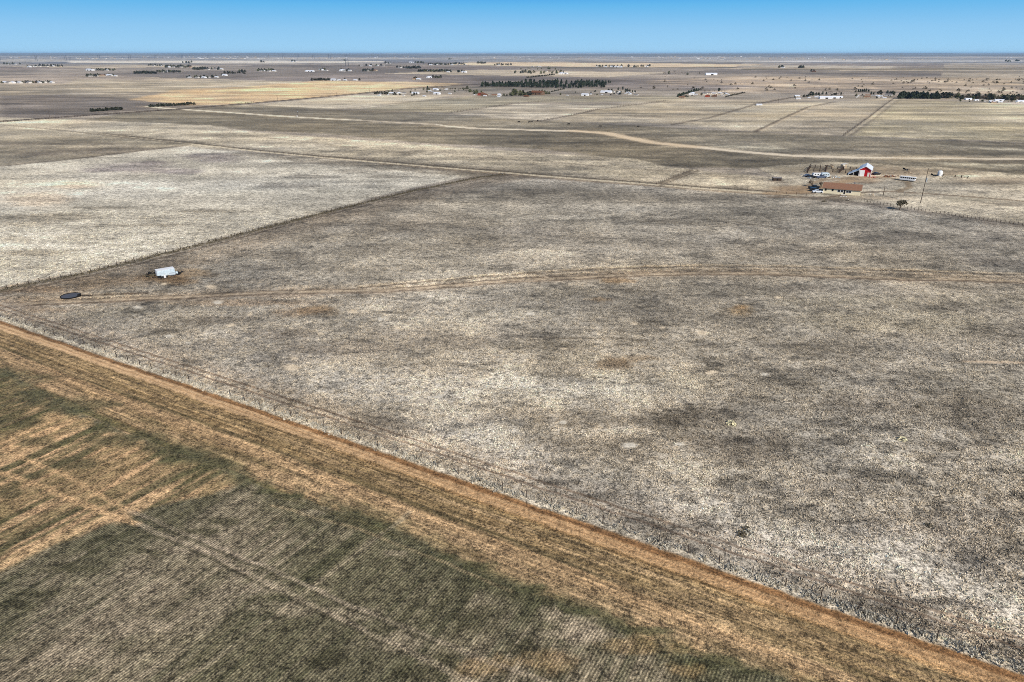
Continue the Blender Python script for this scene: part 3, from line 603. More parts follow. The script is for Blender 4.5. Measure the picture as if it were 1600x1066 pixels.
# ------------------------------------------------------------------ vehicles
def car(name, label, cat, x, y, rz, paint, kind='suv', group=None):
    t = tag(empty(name, x, y, rz), label, cat, group)
    q = MB(); Lc, Wc = (4.7, 1.85) if kind != 'truck' else (5.5, 1.95)
    if kind == 'suv': prof = [(-Lc/2,.35),(-Lc/2,1.0),(-Lc/2+.15,1.65),(-.1,1.72),(.6,1.65),(1.15,1.1),(Lc/2-.1,.98),(Lc/2,.75),(Lc/2,.35)]
    elif kind == 'truck': prof = [(-Lc/2,.45),(-Lc/2,1.1),(-.5,1.1),(-.45,1.75),(.75,1.78),(1.35,1.2),(Lc/2-.1,1.1),(Lc/2,.85),(Lc/2,.45)]
    else: prof = [(-Lc/2,.3),(-Lc/2,.85),(-Lc/2+.7,.95),(-1.0,1.35),(.35,1.38),(1.05,.92),(Lc/2-.15,.82),(Lc/2,.6),(Lc/2,.3)]
    q.prism([(a, z) for a, z in prof], -Wc/2, Wc/2, paint); q.build('body', t)
    hi = max(z for _, z in prof)
    q = MB(); x0 = -1.6 if kind == 'suv' else -.4 if kind == 'truck' else -.95
    q.box(x0, -Wc/2-.015, hi-.52, .6, -Wc/2-.005, hi-.12, 'glass'); q.build('side_window', t); q = MB(); q.box(x0, Wc/2+.005, hi-.52, .6, Wc/2+.015, hi-.12, 'glass'); q.build('side_window', t)
    q = MB(); q.add([(1.12,-Wc/2+.15,hi-.6),(1.12,Wc/2-.15,hi-.6),(.64,Wc/2-.2,hi-.08),(.64,-Wc/2+.2,hi-.08)], [(0,1,2,3)], 'glass'); q.build('windscreen', t)
    for wx in (-Lc/2+.95, Lc/2-.95):
        for wy in (-1, 1):
            q = MB(); q.tube((wx, wy*(Wc/2-.22), .36), (wx, wy*(Wc/2+.02), .36), .36, .36, 'rubber', 12); q.build('wheel', t)
    return t
c_ = AT(1273, 298.5); car('parked_suv', 'black sport utility vehicle parked at the left end of the ranch house', 'car', c_[0], c_[1], R(8), 'carblack', 'suv')
c_ = AT(1271.5, 294.8); car('pickup_truck', 'dark pickup truck parked behind the black sport utility vehicle', 'truck', c_[0], c_[1], R(14), 'carblack', 'truck')
c_ = AT(1277.5, 301.2); car('parked_car', 'white sedan parked in front of the black sport utility vehicle', 'car', c_[0], c_[1], R(-8), 'carwhite', 'sedan')
c_ = AT(1369, 273.2); car('parked_car', 'dark sedan parked at the right side of the red barn', 'car', c_[0], c_[1], R(20), 'carblack', 'sedan')
for k, (x, y, p_, lb) in enumerate([(1262.5,276.2,'carblue','small blue car at the left end of the junk row below the corral'),(1268,277.4,'carblack','black car second in the junk row below the corral'),(1283,278.6,'carblue','blue and white pickup between the white campers below the corral')]):
    c_ = AT(x, y); car('parked_car' if k < 2 else 'pickup_truck', lb, 'car' if k < 2 else 'truck', c_[0], c_[1], R(rng.uniform(-20, 20)), p_, 'sedan' if k < 2 else 'truck')
def camper(label, x, y, rz, Lc=5.6, hh_=2.3, paint='white'):
    t = tag(empty('travel_trailer', x, y, rz), label, 'trailer')
    q = MB(); q.prism([(-Lc/2,.5),(-Lc/2,hh_*.8),(-Lc/2+.35,hh_),(Lc/2-.5,hh_),(Lc/2,hh_*.72),(Lc/2-.1,.5)], -1.1, 1.1, paint); q.build('body', t)
    for k in range(3): q = MB(); x0 = -Lc/2+.7+k*Lc*.28; q.box(x0, -1.12, 1.25, x0+.8, -1.105, 1.8, 'glass'); q.build('window', t)
    for wy in (-1, 1): q = MB(); q.tube((-.2, wy*.9, .35), (-.2, wy*1.08, .35), .35, .35, 'rubber', 12); q.build('wheel', t)
    q = MB(); q.box(Lc/2-.1, -.06, .42, Lc/2+1.0, .06, .52, 'rust'); q.build('tow_bar', t)
    return t
c_ = AT(1277, 276.6); camper('low white camper trailer left of the blue pickup below the corral', c_[0], c_[1], R(-6), 5.2, 2.1)
c_ = AT(1288.5, 277.3); camper('white camper trailer at the right end of the junk row below the corral', c_[0], c_[1], R(-4), 4.2, 2.5, 'bluewhite')
# long stock trailer with slatted sides
s0 = AT(1405, 282.0); s1 = AT(1428.5, 284.6); SL = math.hypot(s1[0]-s0[0], s1[1]-s0[1])
t = tag(empty('stock_trailer', s0[0], s0[1], math.atan2(s1[1]-s0[1], s1[0]-s0[0])), 'long white stock trailer with dark slots along its side, right of the barn', 'trailer')
q = MB(); q.box(0, 0, .55, SL, 2.3, 1.35, 'white'); q.build('body', t)
q = MB(); q.box(-.1, -.1, 2.05, SL+.1, 2.4, 2.25, 'white'); q.build('roof', t)
q = MB(); q.box(.1, .12, 1.35, SL-.1, 2.2, 2.05, 'dark'); q.build('slot_opening', t)
for k in range(8): q = MB(); x0 = .0+k*(SL-.2)/7; q.box(x0, .02, 1.35, x0+.2, .11, 2.05, 'white'); q.build('upright', t)
for k in range(3): q = MB(); q.tube((SL*.55+k*.9, .06, .38), (SL*.55+k*.9, .3, .38), .38, .38, 'rubber', 12); q.build('wheel', t)
q = MB(); q.box(SL, 1.0, .5, SL+1.4, 1.3, .65, 'rust'); q.build('tow_bar', t)

# ------------------------------------------------------------------ yard things
c_ = AT(1468, 275.2); t = tag(empty('water_tank', *c_), 'white upright storage tank with a domed top, far right of the yard', 'tank')
q = MB(); q.lathe([(1.25,.15),(1.25,2.1),(1.1,2.6),(.7,2.9),(.1,3.0)], 'white', 20); q.build('shell', t)
q = MB(); q.lathe([(1.4,0),(1.4,.16)], 'offwhite', 20); q.build('base', t)
q = MB(); q.tube((0,0,2.95),(0,0,3.15),.28,.28,'steel',10); q.build('lid', t)
def flatbed(label, x, y, rz, Lc=4.0, k='rust'):
    t = tag(empty('flatbed_trailer', x, y, rz), label, 'trailer'); q = MB(); q.box(-Lc/2,-1,.55,Lc/2,1,.7,k); q.build('deck', t)
    q = MB(); q.box(-Lc/2,-1,.7,-Lc/2+.1,1,1.4,k); q.build('headboard', t)
    for wy in (-1, 1): q = MB(); q.tube((0, wy*.85, .3), (0, wy*1.05, .3), .3, .3, 'rubber', 12); q.build('wheel', t)
    return t
c_ = AT(1460.5, 275.4); flatbed('small dark flatbed trailer just left of the white storage tank', c_[0], c_[1], 0, 3.6, 'dark')
c_ = AT(1416, 266.2); flatbed('dark flatbed trailer alone behind the long stock trailer', c_[0], c_[1], R(10), 3.4, 'dark')
c_ = AT(1213.5, 282.2); t = tag(empty('storage_shed', c_[0], c_[1], R(-4)), 'low dark storage shed standing alone in the grass left of the yard', 'shed')
q = MB(); q.box(-2.1,-1.2,0,2.1,1.2,1.5,'darkwood'); q.build('wall', t); q = MB(); q.prismx([(-1.4,1.5),(0,1.95),(1.4,1.5),(1.4,1.4),(-1.4,1.4)], -2.3, 2.3, 'greyroof'); q.build('roof', t)
q = MB(); q.box(-.4,-1.25,.1,.4,-1.21,1.3,'dark'); q.build('door', t)
c_ = AT(1317.8, 262.4); t = tag(empty('feed_shed', c_[0], c_[1], R(12)), 'small pale upright shed standing behind the corral', 'shed')
q = MB(); q.box(-1.3,-1.1,0,1.3,1.1,2.0,'tan'); q.build('wall', t); q = MB(); q.prism([(-1.5,1.95),(-1.5,2.1),(1.5,2.5),(1.5,2.35)], -1.3, 1.3, 'offwhite'); q.build('roof', t)
q = MB(); q.box(-.9,-1.14,.1,-.1,-1.11,1.8,'offwhite'); q.build('door', t)
c_ = AT(1299, 261); t = tag(empty('hay_feeder', *c_), 'pale round hay feeder behind the corral', 'feeder'); q = MB(); q.lathe([(1.1,.0),(1.1,.9),(1.0,.9),(1.0,.1)], 'tan', 14); q.build('ring', t)
# corral of panels
def corral(label, px_list, gap=3.0, hgt=1.6, cat='corral fence', nm='corral_fence', mk='darkwood', r_=.17, rails=(.5, 1.0, 1.5), group=None, posts_named='post'):
    pts = [AT(*p) for p in px_list]; t = tag(empty(nm, *pts[0]), label, cat, group); ox, oy = pts[0]
    rl = MB(); ps = []
    for a, b_ in zip(pts[:-1], pts[1:]):
        d = math.hypot(b_[0]-a[0], b_[1]-a[1]); n_ = max(1, round(d/gap))
        for k in range(n_): ps.append((a[0]+(b_[0]-a[0])*k/n_-ox, a[1]+(b_[1]-a[1])*k/n_-oy))
        for z in rails: rl.tube((a[0]-ox, a[1]-oy, z*hgt/1.6), (b_[0]-ox, b_[1]-oy, z*hgt/1.6), r_*.45, r_*.45, mk, 5)
    ps.append((pts[-1][0]-ox, pts[-1][1]-oy)); rl.build('rail', t)
    pm = MB(); pm.box(-r_,-r_,0,r_,r_,hgt,mk); pmesh = pm.mesh(posts_named)
    for (x, y) in ps:
        o = bpy.data.objects.new(posts_named, pmesh); C.objects.link(o); o.parent = t; o.location = (x, y, 0)
    return t
corral('rear run of the dark timber corral left of the barn', [(1265,263.2),(1290,263.0),(1318,265.3),(1338,267)], 3.2, 1.9)
corral('middle run of the dark timber corral left of the barn', [(1262,267.5),(1290,268.5),(1312,270.2),(1330,271.5)], 3.2, 1.9)
corral('dark cross fence at the left end of the corral', [(1261,269.5),(1266,262.5)], 3.0, 2.2)
corral('dark cross fence dividing the corral near its middle', [(1289,268.4),(1292,263.0)], 3.0, 1.9)
corral('dark cross fence of the corral nearest the barn', [(1311,270.2),(1317,265.2)], 3.0, 1.9)
corral('low dark rail fence right of the white storage tank', [(1473,276),(1492,277),(1512,279)], 4.0, 1.3)
# scrap and junk piles, each a thing
def junk(label, px, s_=1.0, ks=('rust','dark','steel','wood'), n_=9, seed=1, name='scrap_pile'):
    r_ = random.Random(seed); c_ = AT(*px); q = MB()
    for k in range(n_):
        x, y = r_.gauss(0, s_), r_.gauss(0, s_*.8); a = r_.uniform(.15, .6)*s_; h_ = r_.uniform(.15, .55)*s_; ang = r_.uniform(0, 3.14); ca_, sa = math.cos(ang)*a, math.sin(ang)*a; b_ = r_.uniform(.3, 1.0)
        q.add([(x-ca_,y-sa,0),(x+sa*b_,y-ca_*b_,0),(x+ca_,y+sa,0),(x-sa*b_,y+ca_*b_,0),(x-ca_*.9,y-sa*.9,h_),(x+sa*b_,y-ca_*b_,h_*r_.uniform(.4,1)),(x+ca_,y+sa,h_*r_.uniform(.4,1.1)),(x-sa*b_,y+ca_*b_,h_)],
              [(0,3,2,1),(4,5,6,7),(0,1,5,4),(1,2,6,5),(2,3,7,6),(3,0,4,7)], r_.choice(ks))
        if r_.random() < .5: q.tube((x, y, .1), (x+r_.uniform(-1,1)*s_, y+r_.uniform(-1,1)*s_, r_.uniform(.1, .9)*s_), .05, .05, r_.choice(ks), 5)
    return tag(q.build(name, None, (c_[0], c_[1], 0)), label, 'scrap pile')
junk('scrap pile of dark and rusty pieces left of the low white camper', (1266,278.6), 1.2, seed=3)
junk('bluish scrap heap at the far left below the corral', (1259.5,274.6), 1.3, ('steel','dark','bluewhite','carblue'), 12, 4)
junk('pale scrap heap right of the white campers', (1299,277.6), 1.3, ('offwhite','wood','steel','rust'), 10, 5)
junk('loose white debris between the campers and the barn lane', (1309,277.8), .9, ('white','steel','bluewhite'), 7, 6)
junk('rusty machinery scrap between barn and stock trailer', (1388,276.4), 1.5, ('rust','wood','offwhite'), 12, 7)
junk('tangled pale and rusty scrap just left of the stock trailer', (1398,276.2), 1.4, ('rust','steel','tan','wood'), 12, 8)
junk('red and rusty scrap leaning by the right wall of the barn', (1364.5,276.6), 1.0, ('red','rust','offwhite'), 9, 9)
junk('rusty scrap in front of the red barn', (1361,278.4), .9, ('red','tan','rust'), 6, 10)
junk('small pale debris heap in front of the ranch house, right of the door', (1326.5,313.5), .9, ('offwhite','dark','wood'), 7, 11)
junk('small pale rubble heap by the house door', (1317.5,307.5), .7, ('white','offwhite'), 6, 12)
junk('pale fallen boards right of the house', (1362,304.5), .9, ('offwhite','tan'), 6, 13)
junk('dark debris right of the white storage tank', (1471,280), .7, ('dark','wood'), 5, 14)
junk('dark scrap at the corral back, left piece', (1293,259), .9, ('dark','wood'), 5, 15); junk('dark scrap at the corral back, right piece', (1299.5,257.5), .7, ('dark','wood'), 5, 16)
junk('brown rubble on the bare soil above the stock trailer', (1420,270.5), 1.2, ('wood','rust','tan'), 9, 17)

# ------------------------------------------------------------------ box container, stock tank, junk at the left corner
k0 = AT(246.8, 433.4); k1 = AT(268.6, 429.6); KL = 5.3; KA = math.atan2(k1[1]-k0[1], k1[0]-k0[0])
t = tag(empty('shipping_container', k0[0], k0[1], KA), 'white box container standing alone in the near pasture', 'container')
q = MB(); q.box(0,0,.12,KL,2.35,2.18,'bluewhite'); q.build('body', t)
q = MB()
for k in range(22): x0 = .12+k*(KL-.2)/22; q.box(x0, -.035, .3, x0+.12, -.002, 2.1, 'bluewhite')
q.build('corrugation', t)
q = MB(); q.box(-.04,-.05,2.18,KL+.04,2.4,2.26,'white'); q.build('roof_rim', t)
q = MB(); q.box(-.06,.05,.2,-.01,1.15,2.1,'white'); dr = q.build('door', t); q = MB(); q.tube((-.1,1.0,.3),(-.1,1.0,2.05),.03,.03,'steel',6); q.build('lock_bar', dr)
q = MB(); q.box(-.06,1.2,.2,-.01,2.3,2.1,'white'); q.build('door', t)
q = MB(); q.box(.1,.1,0,.5,2.2,.12,'wood'); q.build('skid', t); q = MB(); q.box(KL-.5,.1,0,KL-.1,2.2,.12,'wood'); q.build('skid', t); t.scale = (.93, .93, .86)
def tyre(label, x, y, z=0, r_=.42):
    q = MB(); q.lathe([(r_*.55,.0),(r_*.95,.0),(r_,.12),(r_*.95,.24),(r_*.55,.24),(r_*.5,.12),(r_*.55,.0)], 'rubber', 14); o = q.build('tyre', None, (x, y, z)); tag(o, label, 'tyre', 'tyres by the white container'); return o
for k, (px, py) in enumerate([(250,434.2),(252.5,434.8),(255.5,433.4),(260.5,432.6)]):
    c_ = AT(px, py); tyre(['black tyre nearest the left corner of the white container','black tyre lying farthest out from the container wall','black tyre at the middle of the container wall','black tyre nearest the right end of the container'][k], c_[0], c_[1])
c_ = AT(258, 434.0); t = tag(empty('plastic_drum', *c_), 'small white drum among the tyres at the container', 'drum'); q = MB(); q.lathe([(.3,0),(.32,.1),(.32,.75),(.28,.85)], 'white', 14); q.build('body', t); q = MB(); q.lathe([(.24,.85),(.24,.9)], 'offwhite', 12); q.build('lid', t)
for k, (px, py, nmk) in enumerate([(270,431.6,'steel'),(274.6,429.8,'bluewhite')]):
    c_ = AT(px, py); t = tag(empty('fuel_tank', c_[0], c_[1], R(20+30*k)), ['pale blue-grey tank lying right of the container','small round white tank at the right edge of the container shade'][k], 'tank')
    q = MB(); q.tube((-.8+.2*k,0,.62),(.8-.2*k,0,.62),.42,.42,nmk,14); q.build('barrel', t); q = MB()
    for sx_ in (-.5, .5): q.box(sx_-.05,-.35,0,sx_+.05,.35,.3,'rust')
    q.build('cradle', t)
junk('dark scrap and brush heap at the left end of the container', (238.5,430.4), 1.25, ('dark','scrub','dark'), 22, 21)
junk('dark scrap heap behind the right end of the container', (272.5,427.2), 1.1, ('dark','rubber','dark'), 14, 22)
c_ = AT(110.5, 463.4); t = tag(empty('stock_tank', *c_), 'low round stock tank filled with dark water near the field corner', 'water tank')
q = MB(); rr_ = 2.45; n_ = 40
prof = [(rr_,0),(rr_+.04,.3),(rr_+.10,.33),(rr_+.04,.38),(rr_-.08,.34),(rr_-.08,.16)]
q.lathe(prof, 'dark', n_); q.build('rim', t)
q = MB(); q.lathe([(rr_-.1,.2),(rr_-.1,.25)], 'water', n_); q.build('water_surface', t)
c_ = AT(124, 463.6); q = MB(); q.box(-.3,-.3,0,.3,.3,.7,'dark'); q.tube((.2,0,.5),(3.6,.4,.1),.06,.06,'dark',6); tag(q.build('float_box', None, (c_[0], c_[1], 0)), 'dark float box and pipe at the right rim of the stock tank', 'pipe')

# ------------------------------------------------------------------ utility poles
def pole(label, px, py, hgt=11.5, arm=2.4, two=False, white=False, lean=0, thick=.13, group=None):
    c_ = AT(px, py); t = tag(empty('utility_pole', c_[0], c_[1], 0), label, 'utility pole', group)
    q = MB(); q.tube((0,0,0),(lean,0,hgt),thick*1.25,thick*.8,'darkwood',8); q.build('pole', t)
    q = MB(); q.box(lean-arm/2,-.06,hgt-.75,lean+arm/2,.06,hgt-.58,'darkwood'); ar = q.build('crossarm', t)
    q = MB()
    for ix in (-1, 0, 1): q.tube((lean+ix*arm*.45,0,hgt-.58),(lean+ix*arm*.45,0,hgt-.35),.06,.05,'steel',6)
    q.build('insulator', ar)
    if two: q = MB(); q.tube((lean*.7+.35,0,hgt*.62),(lean*.7+.35,0,hgt*.72),.28,.28,'steel',10); q.build('transformer', t)
    if white: q = MB(); q.box(-1.0,-.4,0,-.4,.2,1.2,'white'); q.build('meter_box', t)
    return t
pole('tall dark utility pole with a crossarm right of the ranch house', 1438.2, 317.3, 15.2, 2.6, two=True)
pole('dark utility pole beside the road at the far left edge', 78, 184.8, 8.6)
pole('dark utility pole just behind the dirt road junction', 246.5, 173.5, 5.6)
pole('utility pole with a white box at its foot, beside the dirt road', 465.5, 182.4, 8.0, two=True, white=True)
pole('thin utility pole at the lower edge of the golden field', 434, 158.5, 8.6); pole('thin utility pole right of the first one at the golden field edge', 526, 151.2, 6.4)
pole('left of two poles at the golden field right end', 570.5, 145.2, 9.5); pole('right of two poles at the golden field right end', 577.5, 144.6, 9.5)
pole('small leaning pole by the dark shed path, mid pasture', 1380, 305.0, 4.0)
pole('short dark pole by the shelterbelt road', 1216, 161, 7.0)
pole('dark leaning gatepost pole at the left end of the corral', 1261.5, 270.5, 4.6, .6, lean=.9, thick=.22)

# ------------------------------------------------------------------ the straight boundary fence
ft = tag(empty('boundary_fence', A0[0], A0[1]), 'long straight wire fence between the crop and the dry pasture', 'fence')
pm = MB(); pm.box(-.045,-.045,0,.045,.045,1.35,'darkwood'); pmesh = pm.mesh('post')
gap = FL/52.0; wm = MB()
zz = [1.2, .9, .6, .3]
for k in range(-8, 58):
    s = k*gap; ox, oy = fdx*s, fdy*s
    o = bpy.data.objects.new('post', pmesh); C.objects.link(o); o.parent = ft; o.location = (ox, oy, 0); o.scale = (1, 1, rng.uniform(.85, 1.12) * (1.25 if k % 9 == 0 else 1)); o.rotation_euler = (R(rng.uniform(-4, 4)), R(rng.uniform(-4, 4)), rng.uniform(0, 3))
for z in zz: wm.tube((fdx*-8*gap, fdy*-8*gap, z), (fdx*57*gap, fdy*57*gap, z), .012, .012, 'wire', 4)
wm.build('wire', ft)
def wire_fence(label, pts, n_, hgt=1.25, r_=.06, group=None):
    q_ = [AT(*p) for p in pts]; t = tag(empty('wire_fence', *q_[0]), label, 'fence', group)
    Ls = [math.hypot(b_[0]-a[0], b_[1]-a[1]) for a, b_ in zip(q_[:-1], q_[1:])]; T = sum(Ls)
    pm = MB(); pm.box(-r_,-r_,0,r_,r_,hgt,'darkwood'); pmesh = pm.mesh('post')
    for k in range(n_):
        s = T*k/(n_-1); j = 0
        while j < len(Ls)-1 and s > Ls[j]: s -= Ls[j]; j += 1
        f_ = s/Ls[j]; x = q_[j][0]*(1-f_)+q_[j+1][0]*f_; y = q_[j][1]*(1-f_)+q_[j+1][1]*f_
        o = bpy.data.objects.new('post', pmesh); C.objects.link(o); o.parent = t; o.location = (x-q_[0][0], y-q_[0][1], 0); o.scale = (1, 1, rng.uniform(.85, 1.1))
    wq = MB()
    for a, b_ in zip(q_[:-1], q_[1:]):
        for z in (.35, .75, 1.15): wq.tube((a[0]-q_[0][0], a[1]-q_[0][1], z*hgt/1.25), (b_[0]-q_[0][0], b_[1]-q_[0][1], z*hgt/1.25), .014, .014, 'wire', 4)
    wq.build('wire', t)
wire_fence('wire fence on the weedy bank between the pale field and the pasture', DG[1:], 96)
wire_fence('wire fence along the two-track behind the main pasture', T2[2:], 80, 1.3)
wire_fence('short wire fence running up through the pale grass left of the yard', [(1026,287.5),(1050,278.5),(1082,265.5)], 22, 1.3)
wire_fence('wire fence in the foreground of the yard, right of the bare tree', [(1345,315),(1440,330),(1540,345),(1640,358)], 50, 1.3)
wire_fence('wire fence along the near side of the far left road', [(0,191.5),(140,181.5),(280,172)], 60, 1.6, .12)
wire_fence('wire fence along the lane that climbs to the shelterbelt', [(1318,212),(1358,184),(1382,165),(1397,154.5)], 50, 1.6, .1)
wire_fence('wire fence between the grey-green and pale strips of mid grassland', [(840,190),(895,180),(935,171),(1040,158)], 50, 1.6, .12)
wire_fence('wire fence along the grey strip left of the long dirt road bend', [(700,177),(800,162.5),(880,156)], 40, 1.6, .14)

# ------------------------------------------------------------------ trees and shrubs
def conifer(seed, h_=8.0, w_=2.6, k='needle', leaves=260, round_=False):
    r_ = random.Random(seed); q = MB(); q.tube((0,0,0),(r_.uniform(-.2,.2),r_.uniform(-.2,.2),h_*.8),.22,.05,'bark',6)
    for L_ in range(7):
        z = h_*(.15+.1*L_); a = r_.uniform(0, 6.28); rd = w_*.6*(1-z/h_); q.tube((0,0,z),(math.cos(a)*rd, math.sin(a)*rd, z+.2),.06,.02,'bark',4)
    lumps = [(r_.uniform(0, 6.28), r_.uniform(.08, .95)) for _ in range(9)]
    for i in range(leaves):
        if r_.random() < .55: a0, f0 = r_.choice(lumps); a = a0+r_.gauss(0, .5); f = min(.99, max(.05, f0+r_.gauss(0, .07))); ext = 1.12
        else: a = r_.uniform(0, 6.28); f = r_.random()**1.2*.95+.04; ext = .88
        prof_ = (math.sin(math.pi*min(1, f*.78+.24))**.8) if round_ else (1-f)**.75*(.55+.45*min(1, f*6))
        rad = w_*prof_*ext*r_.uniform(.45, 1.0); z = h_*(.06+f*.93)
        q.leaf((math.cos(a)*rad, math.sin(a)*rad, z), r_.uniform(.4, .85)*w_/2.6, k, r_)
    return q
def bare(seed, h_=6.0, w_=3.0, leaves=160, k='twig', lf=1.0):
    r_ = random.Random(seed); q = MB(); q.tube((0,0,0),(.1,0,h_*.4),.22,.15,'bark',6)
    def br(p, d, L_, rd, lv):
        e_ = p+d*L_; q.tube(p, e_, rd, rd*.55, 'bark' if lv > 1 else k, 4)
        if lv == 0:
            for _ in range(3): q.leaf(e_+Vector((r_.gauss(0,.25),r_.gauss(0,.25),r_.gauss(0,.25))), r_.uniform(.10, .22)*lf, k, r_)
            return
        for _ in range(3):
            dd = (d+Vector((r_.uniform(-.9,.9), r_.uniform(-.9,.9), r_.uniform(-.25,.6)))).normalized(); br(e_, dd, L_*r_.uniform(.6, .85), rd*.55, lv-1)
    for _ in range(4): br(Vector((.1,0,h_*.16)), Vector((r_.uniform(-.8,.8), r_.uniform(-.8,.8), r_.uniform(.5,1.2))).normalized(), h_*.25, .12, 3)
    return q
def parted(q, name, label, cat, x, y, rz=0, group=None):
    """split one builder's faces into trunk and crown parts"""
    t = tag(empty(name, x, y, rz), label, cat, group)
    for nm, pick in (('trunk', lambda k: k == 'bark'), ('crown', lambda k: k != 'bark')):
        s = MB(); remap = {}
        for f, mi_ in zip(q.f, q.m):
            k = q.mats[mi_]
            if not pick(k): continue
            ff = []
            for i in f:
                if i not in remap: remap[i] = len(s.v); s.v.append(q.v[i])
                ff.append(remap[i])
            s.f.append(tuple(ff)); s.m.append(s.mi(k))
        if s.f: s.build(nm, t)
    return t
c_ = AT(1405.5, 327.8); parted(bare(5, 4.6, 2.4, 0, 'scrub', 2.4), 'bare_tree', 'leafless brown tree alone in front of the yard, throwing a dark shadow', 'tree', *c_)
c_ = AT(1268.5, 291.5); parted(bare(8, 4.0, 2.0), 'bare_tree', 'leafless dark tree beside the parked vehicles left of the house', 'tree', *c_)
c_ = AT(1282.5, 293.5); parted(bare(11, 3.2, 1.6), 'bare_tree', 'small leafless tree touching the left end of the ranch house roof', 'tree', *c_)
def shrub(label, px, py, r0, k, seed, n_=60, name='shrub', cat='shrub', group=None):
    r_ = random.Random(seed); q = MB(); c_ = AT(px, py); q.tube((0,0,0),(0,0,r0*.4),r0*.08,r0*.04,'bark',5)
    for i in range(n_):
        a = r_.uniform(0, 6.28); f = r_.random()**.5*r0; z = r_.uniform(.05, 1)*math.sqrt(max(0.02, r0*r0-f*f))*.8; q.leaf((math.cos(a)*f, math.sin(a)*f, z), r0*r_.uniform(.12, .28), k, r_)
    return tag(q.build(name, None, (c_[0], c_[1], 0)), label, cat, group)
shrub('pale yellow yucca clump in the middle of the near pasture', 1142.5, 663, .9, 'yucca', 31, 90, 'yucca', 'plant')
shrub('pale yellow yucca clump leaning over its dark shadow, right part of the pasture', 1409, 687.5, .8, 'yucca', 32, 80, 'yucca', 'plant')
shrub('dark low weed clump beside the grey shrub ring near the fence', 1158, 836, .7, 'scrub', 33, 70); shrub('greyish weed clump forming the right half of the shrub ring', 1172, 834, .75, 'grass', 34, 80)
shrub('dark weed clump at the back of the shrub ring', 1166, 827, .6, 'scrub', 35, 60); shrub('dark weed clump right of the two-track, lower right', 1452, 822, .6, 'scrub', 36, 60)
shrub('dark tumbleweed on the pasture at the right', 1434, 636, .5, 'scrub', 37, 60); shrub('dark bush beside the ranch lane behind the house', 1288, 315.5, 1.0, 'scrub', 38, 60)
shrub('low dark bush in the pale grass left of the yard', 1148, 291, .7, 'scrub', 39, 50)

# ------------------------------------------------------------------ cattle
def cow(label, px, py, rz, graze, seed, k='hide'):
    c_ = AT(px, py); t = tag(empty('cow', c_[0], c_[1], rz), label, 'cow', 'dark cattle grazing above the dirt road')
    q = MB(); secs = [(-1.15,.98,.20,.22),(-1.0,.98,.34,.36),(-.6,.96,.36,.40),(0,.92,.38,.42),(.5,.95,.36,.42),(.85,1.02,.26,.36)]
    secs += [(1.15,1.05,.17,.22),(1.4,.85 if graze else 1.25,.13,.16),(1.62,.45 if graze else 1.38,.13,.14),(1.85,.22 if graze else 1.3,.07,.08)]
    n_ = 10; vs_ = [(x, a*math.cos(2*math.pi*i/n_), z+b_*math.sin(2*math.pi*i/n_)) for x, z, a, b_ in secs for i in range(n_)]
    q.add(vs_, [(j*n_+i, (j+1)*n_+i, (j+1)*n_+(i+1) % n_, j*n_+(i+1) % n_) for j in range(len(secs)-1) for i in range(n_)]+[tuple(range(n_)), tuple(range((len(secs)-1)*n_, len(secs)*n_))[::-1]], k)
    for sy in (-1, 1):
        q.tube((.75,sy*.2,.75),(.78,sy*.2,.38),.13,.07,k,6); q.tube((.78,sy*.2,.38),(.76,sy*.2,0),.07,.06,k,6)
        q.tube((-.85,sy*.22,.85),(-.72,sy*.22,.5),.18,.09,k,6); q.tube((-.72,sy*.22,.5),(-.92,sy*.22,.38),.09,.07,k,6); q.tube((-.92,sy*.22,.38),(-.9,sy*.22,0),.06,.06,k,6)
        hx, hz = (1.55, .62) if graze else (1.55, 1.48)
        q.tube((hx,sy*.1,hz),(hx-.05,sy*.3,hz+.05),.06,.03,k,5)
    q.tube((-1.15,0,1.1),(-1.28,0,.45),.04,.03,k,5); q.build('body', t); return t
for k, (x, y, rz, g_, lb) in enumerate([(811,191.5,2.8,True,'dark cow grazing at the left end of the small herd'),(827,192,.4,True,'dark cow just left of the largest one in the herd'),(831,191.2,.2,False,'darkest cow standing in the middle of the small herd'),(840,189.5,1.0,True,'small dark cow right of the middle pair'),
    (888.5,195,.3,False,'dark cow standing apart, halfway along the dirt road bend'),(938,198.6,3.0,True,'dark cow lying farther right above the dirt road bend'),(997,199,.1,True,'dark cow at the far right of the scattered herd')]): cow(lb, x, y, rz, g_, k)

# ------------------------------------------------------------------ far farmsteads
def far_house(w_, d_, h_, wall, roof, barnlike=False, door='dark'):
    """a farm building: walls, gable roof, door and windows as parts"""
    t = empty('farm_building', 0, 0)
    q = MB(); q.prismx([(0,0),(0,h_),(d_/2,h_+d_*.2),(d_,h_),(d_,0)], 0, w_, wall); q.build('wall', t)
    q = MB(); q.prismx([(-.4,h_-.1),(-.4,h_+.06),(d_/2,h_+d_*.22+.1),(d_+.4,h_+.06),(d_+.4,h_-.1),(d_/2,h_+d_*.2+.02)], -.4, w_+.4, roof); q.build('roof', t)
    q = MB(); dw = w_*.22 if barnlike else 1.1; dh = h_*.8 if barnlike else 2.1; q.box(w_*.45,-.08,.02,w_*.45+dw,-.02,dh,door); q.build('door', t)
    if not barnlike:
        for fx in (.15, .3, .7, .85):
            q = MB(); q.box(w_*fx-.6,-.06,.9,w_*fx+.6,-.02,1.9,'glass'); q.build('window', t)
    return t
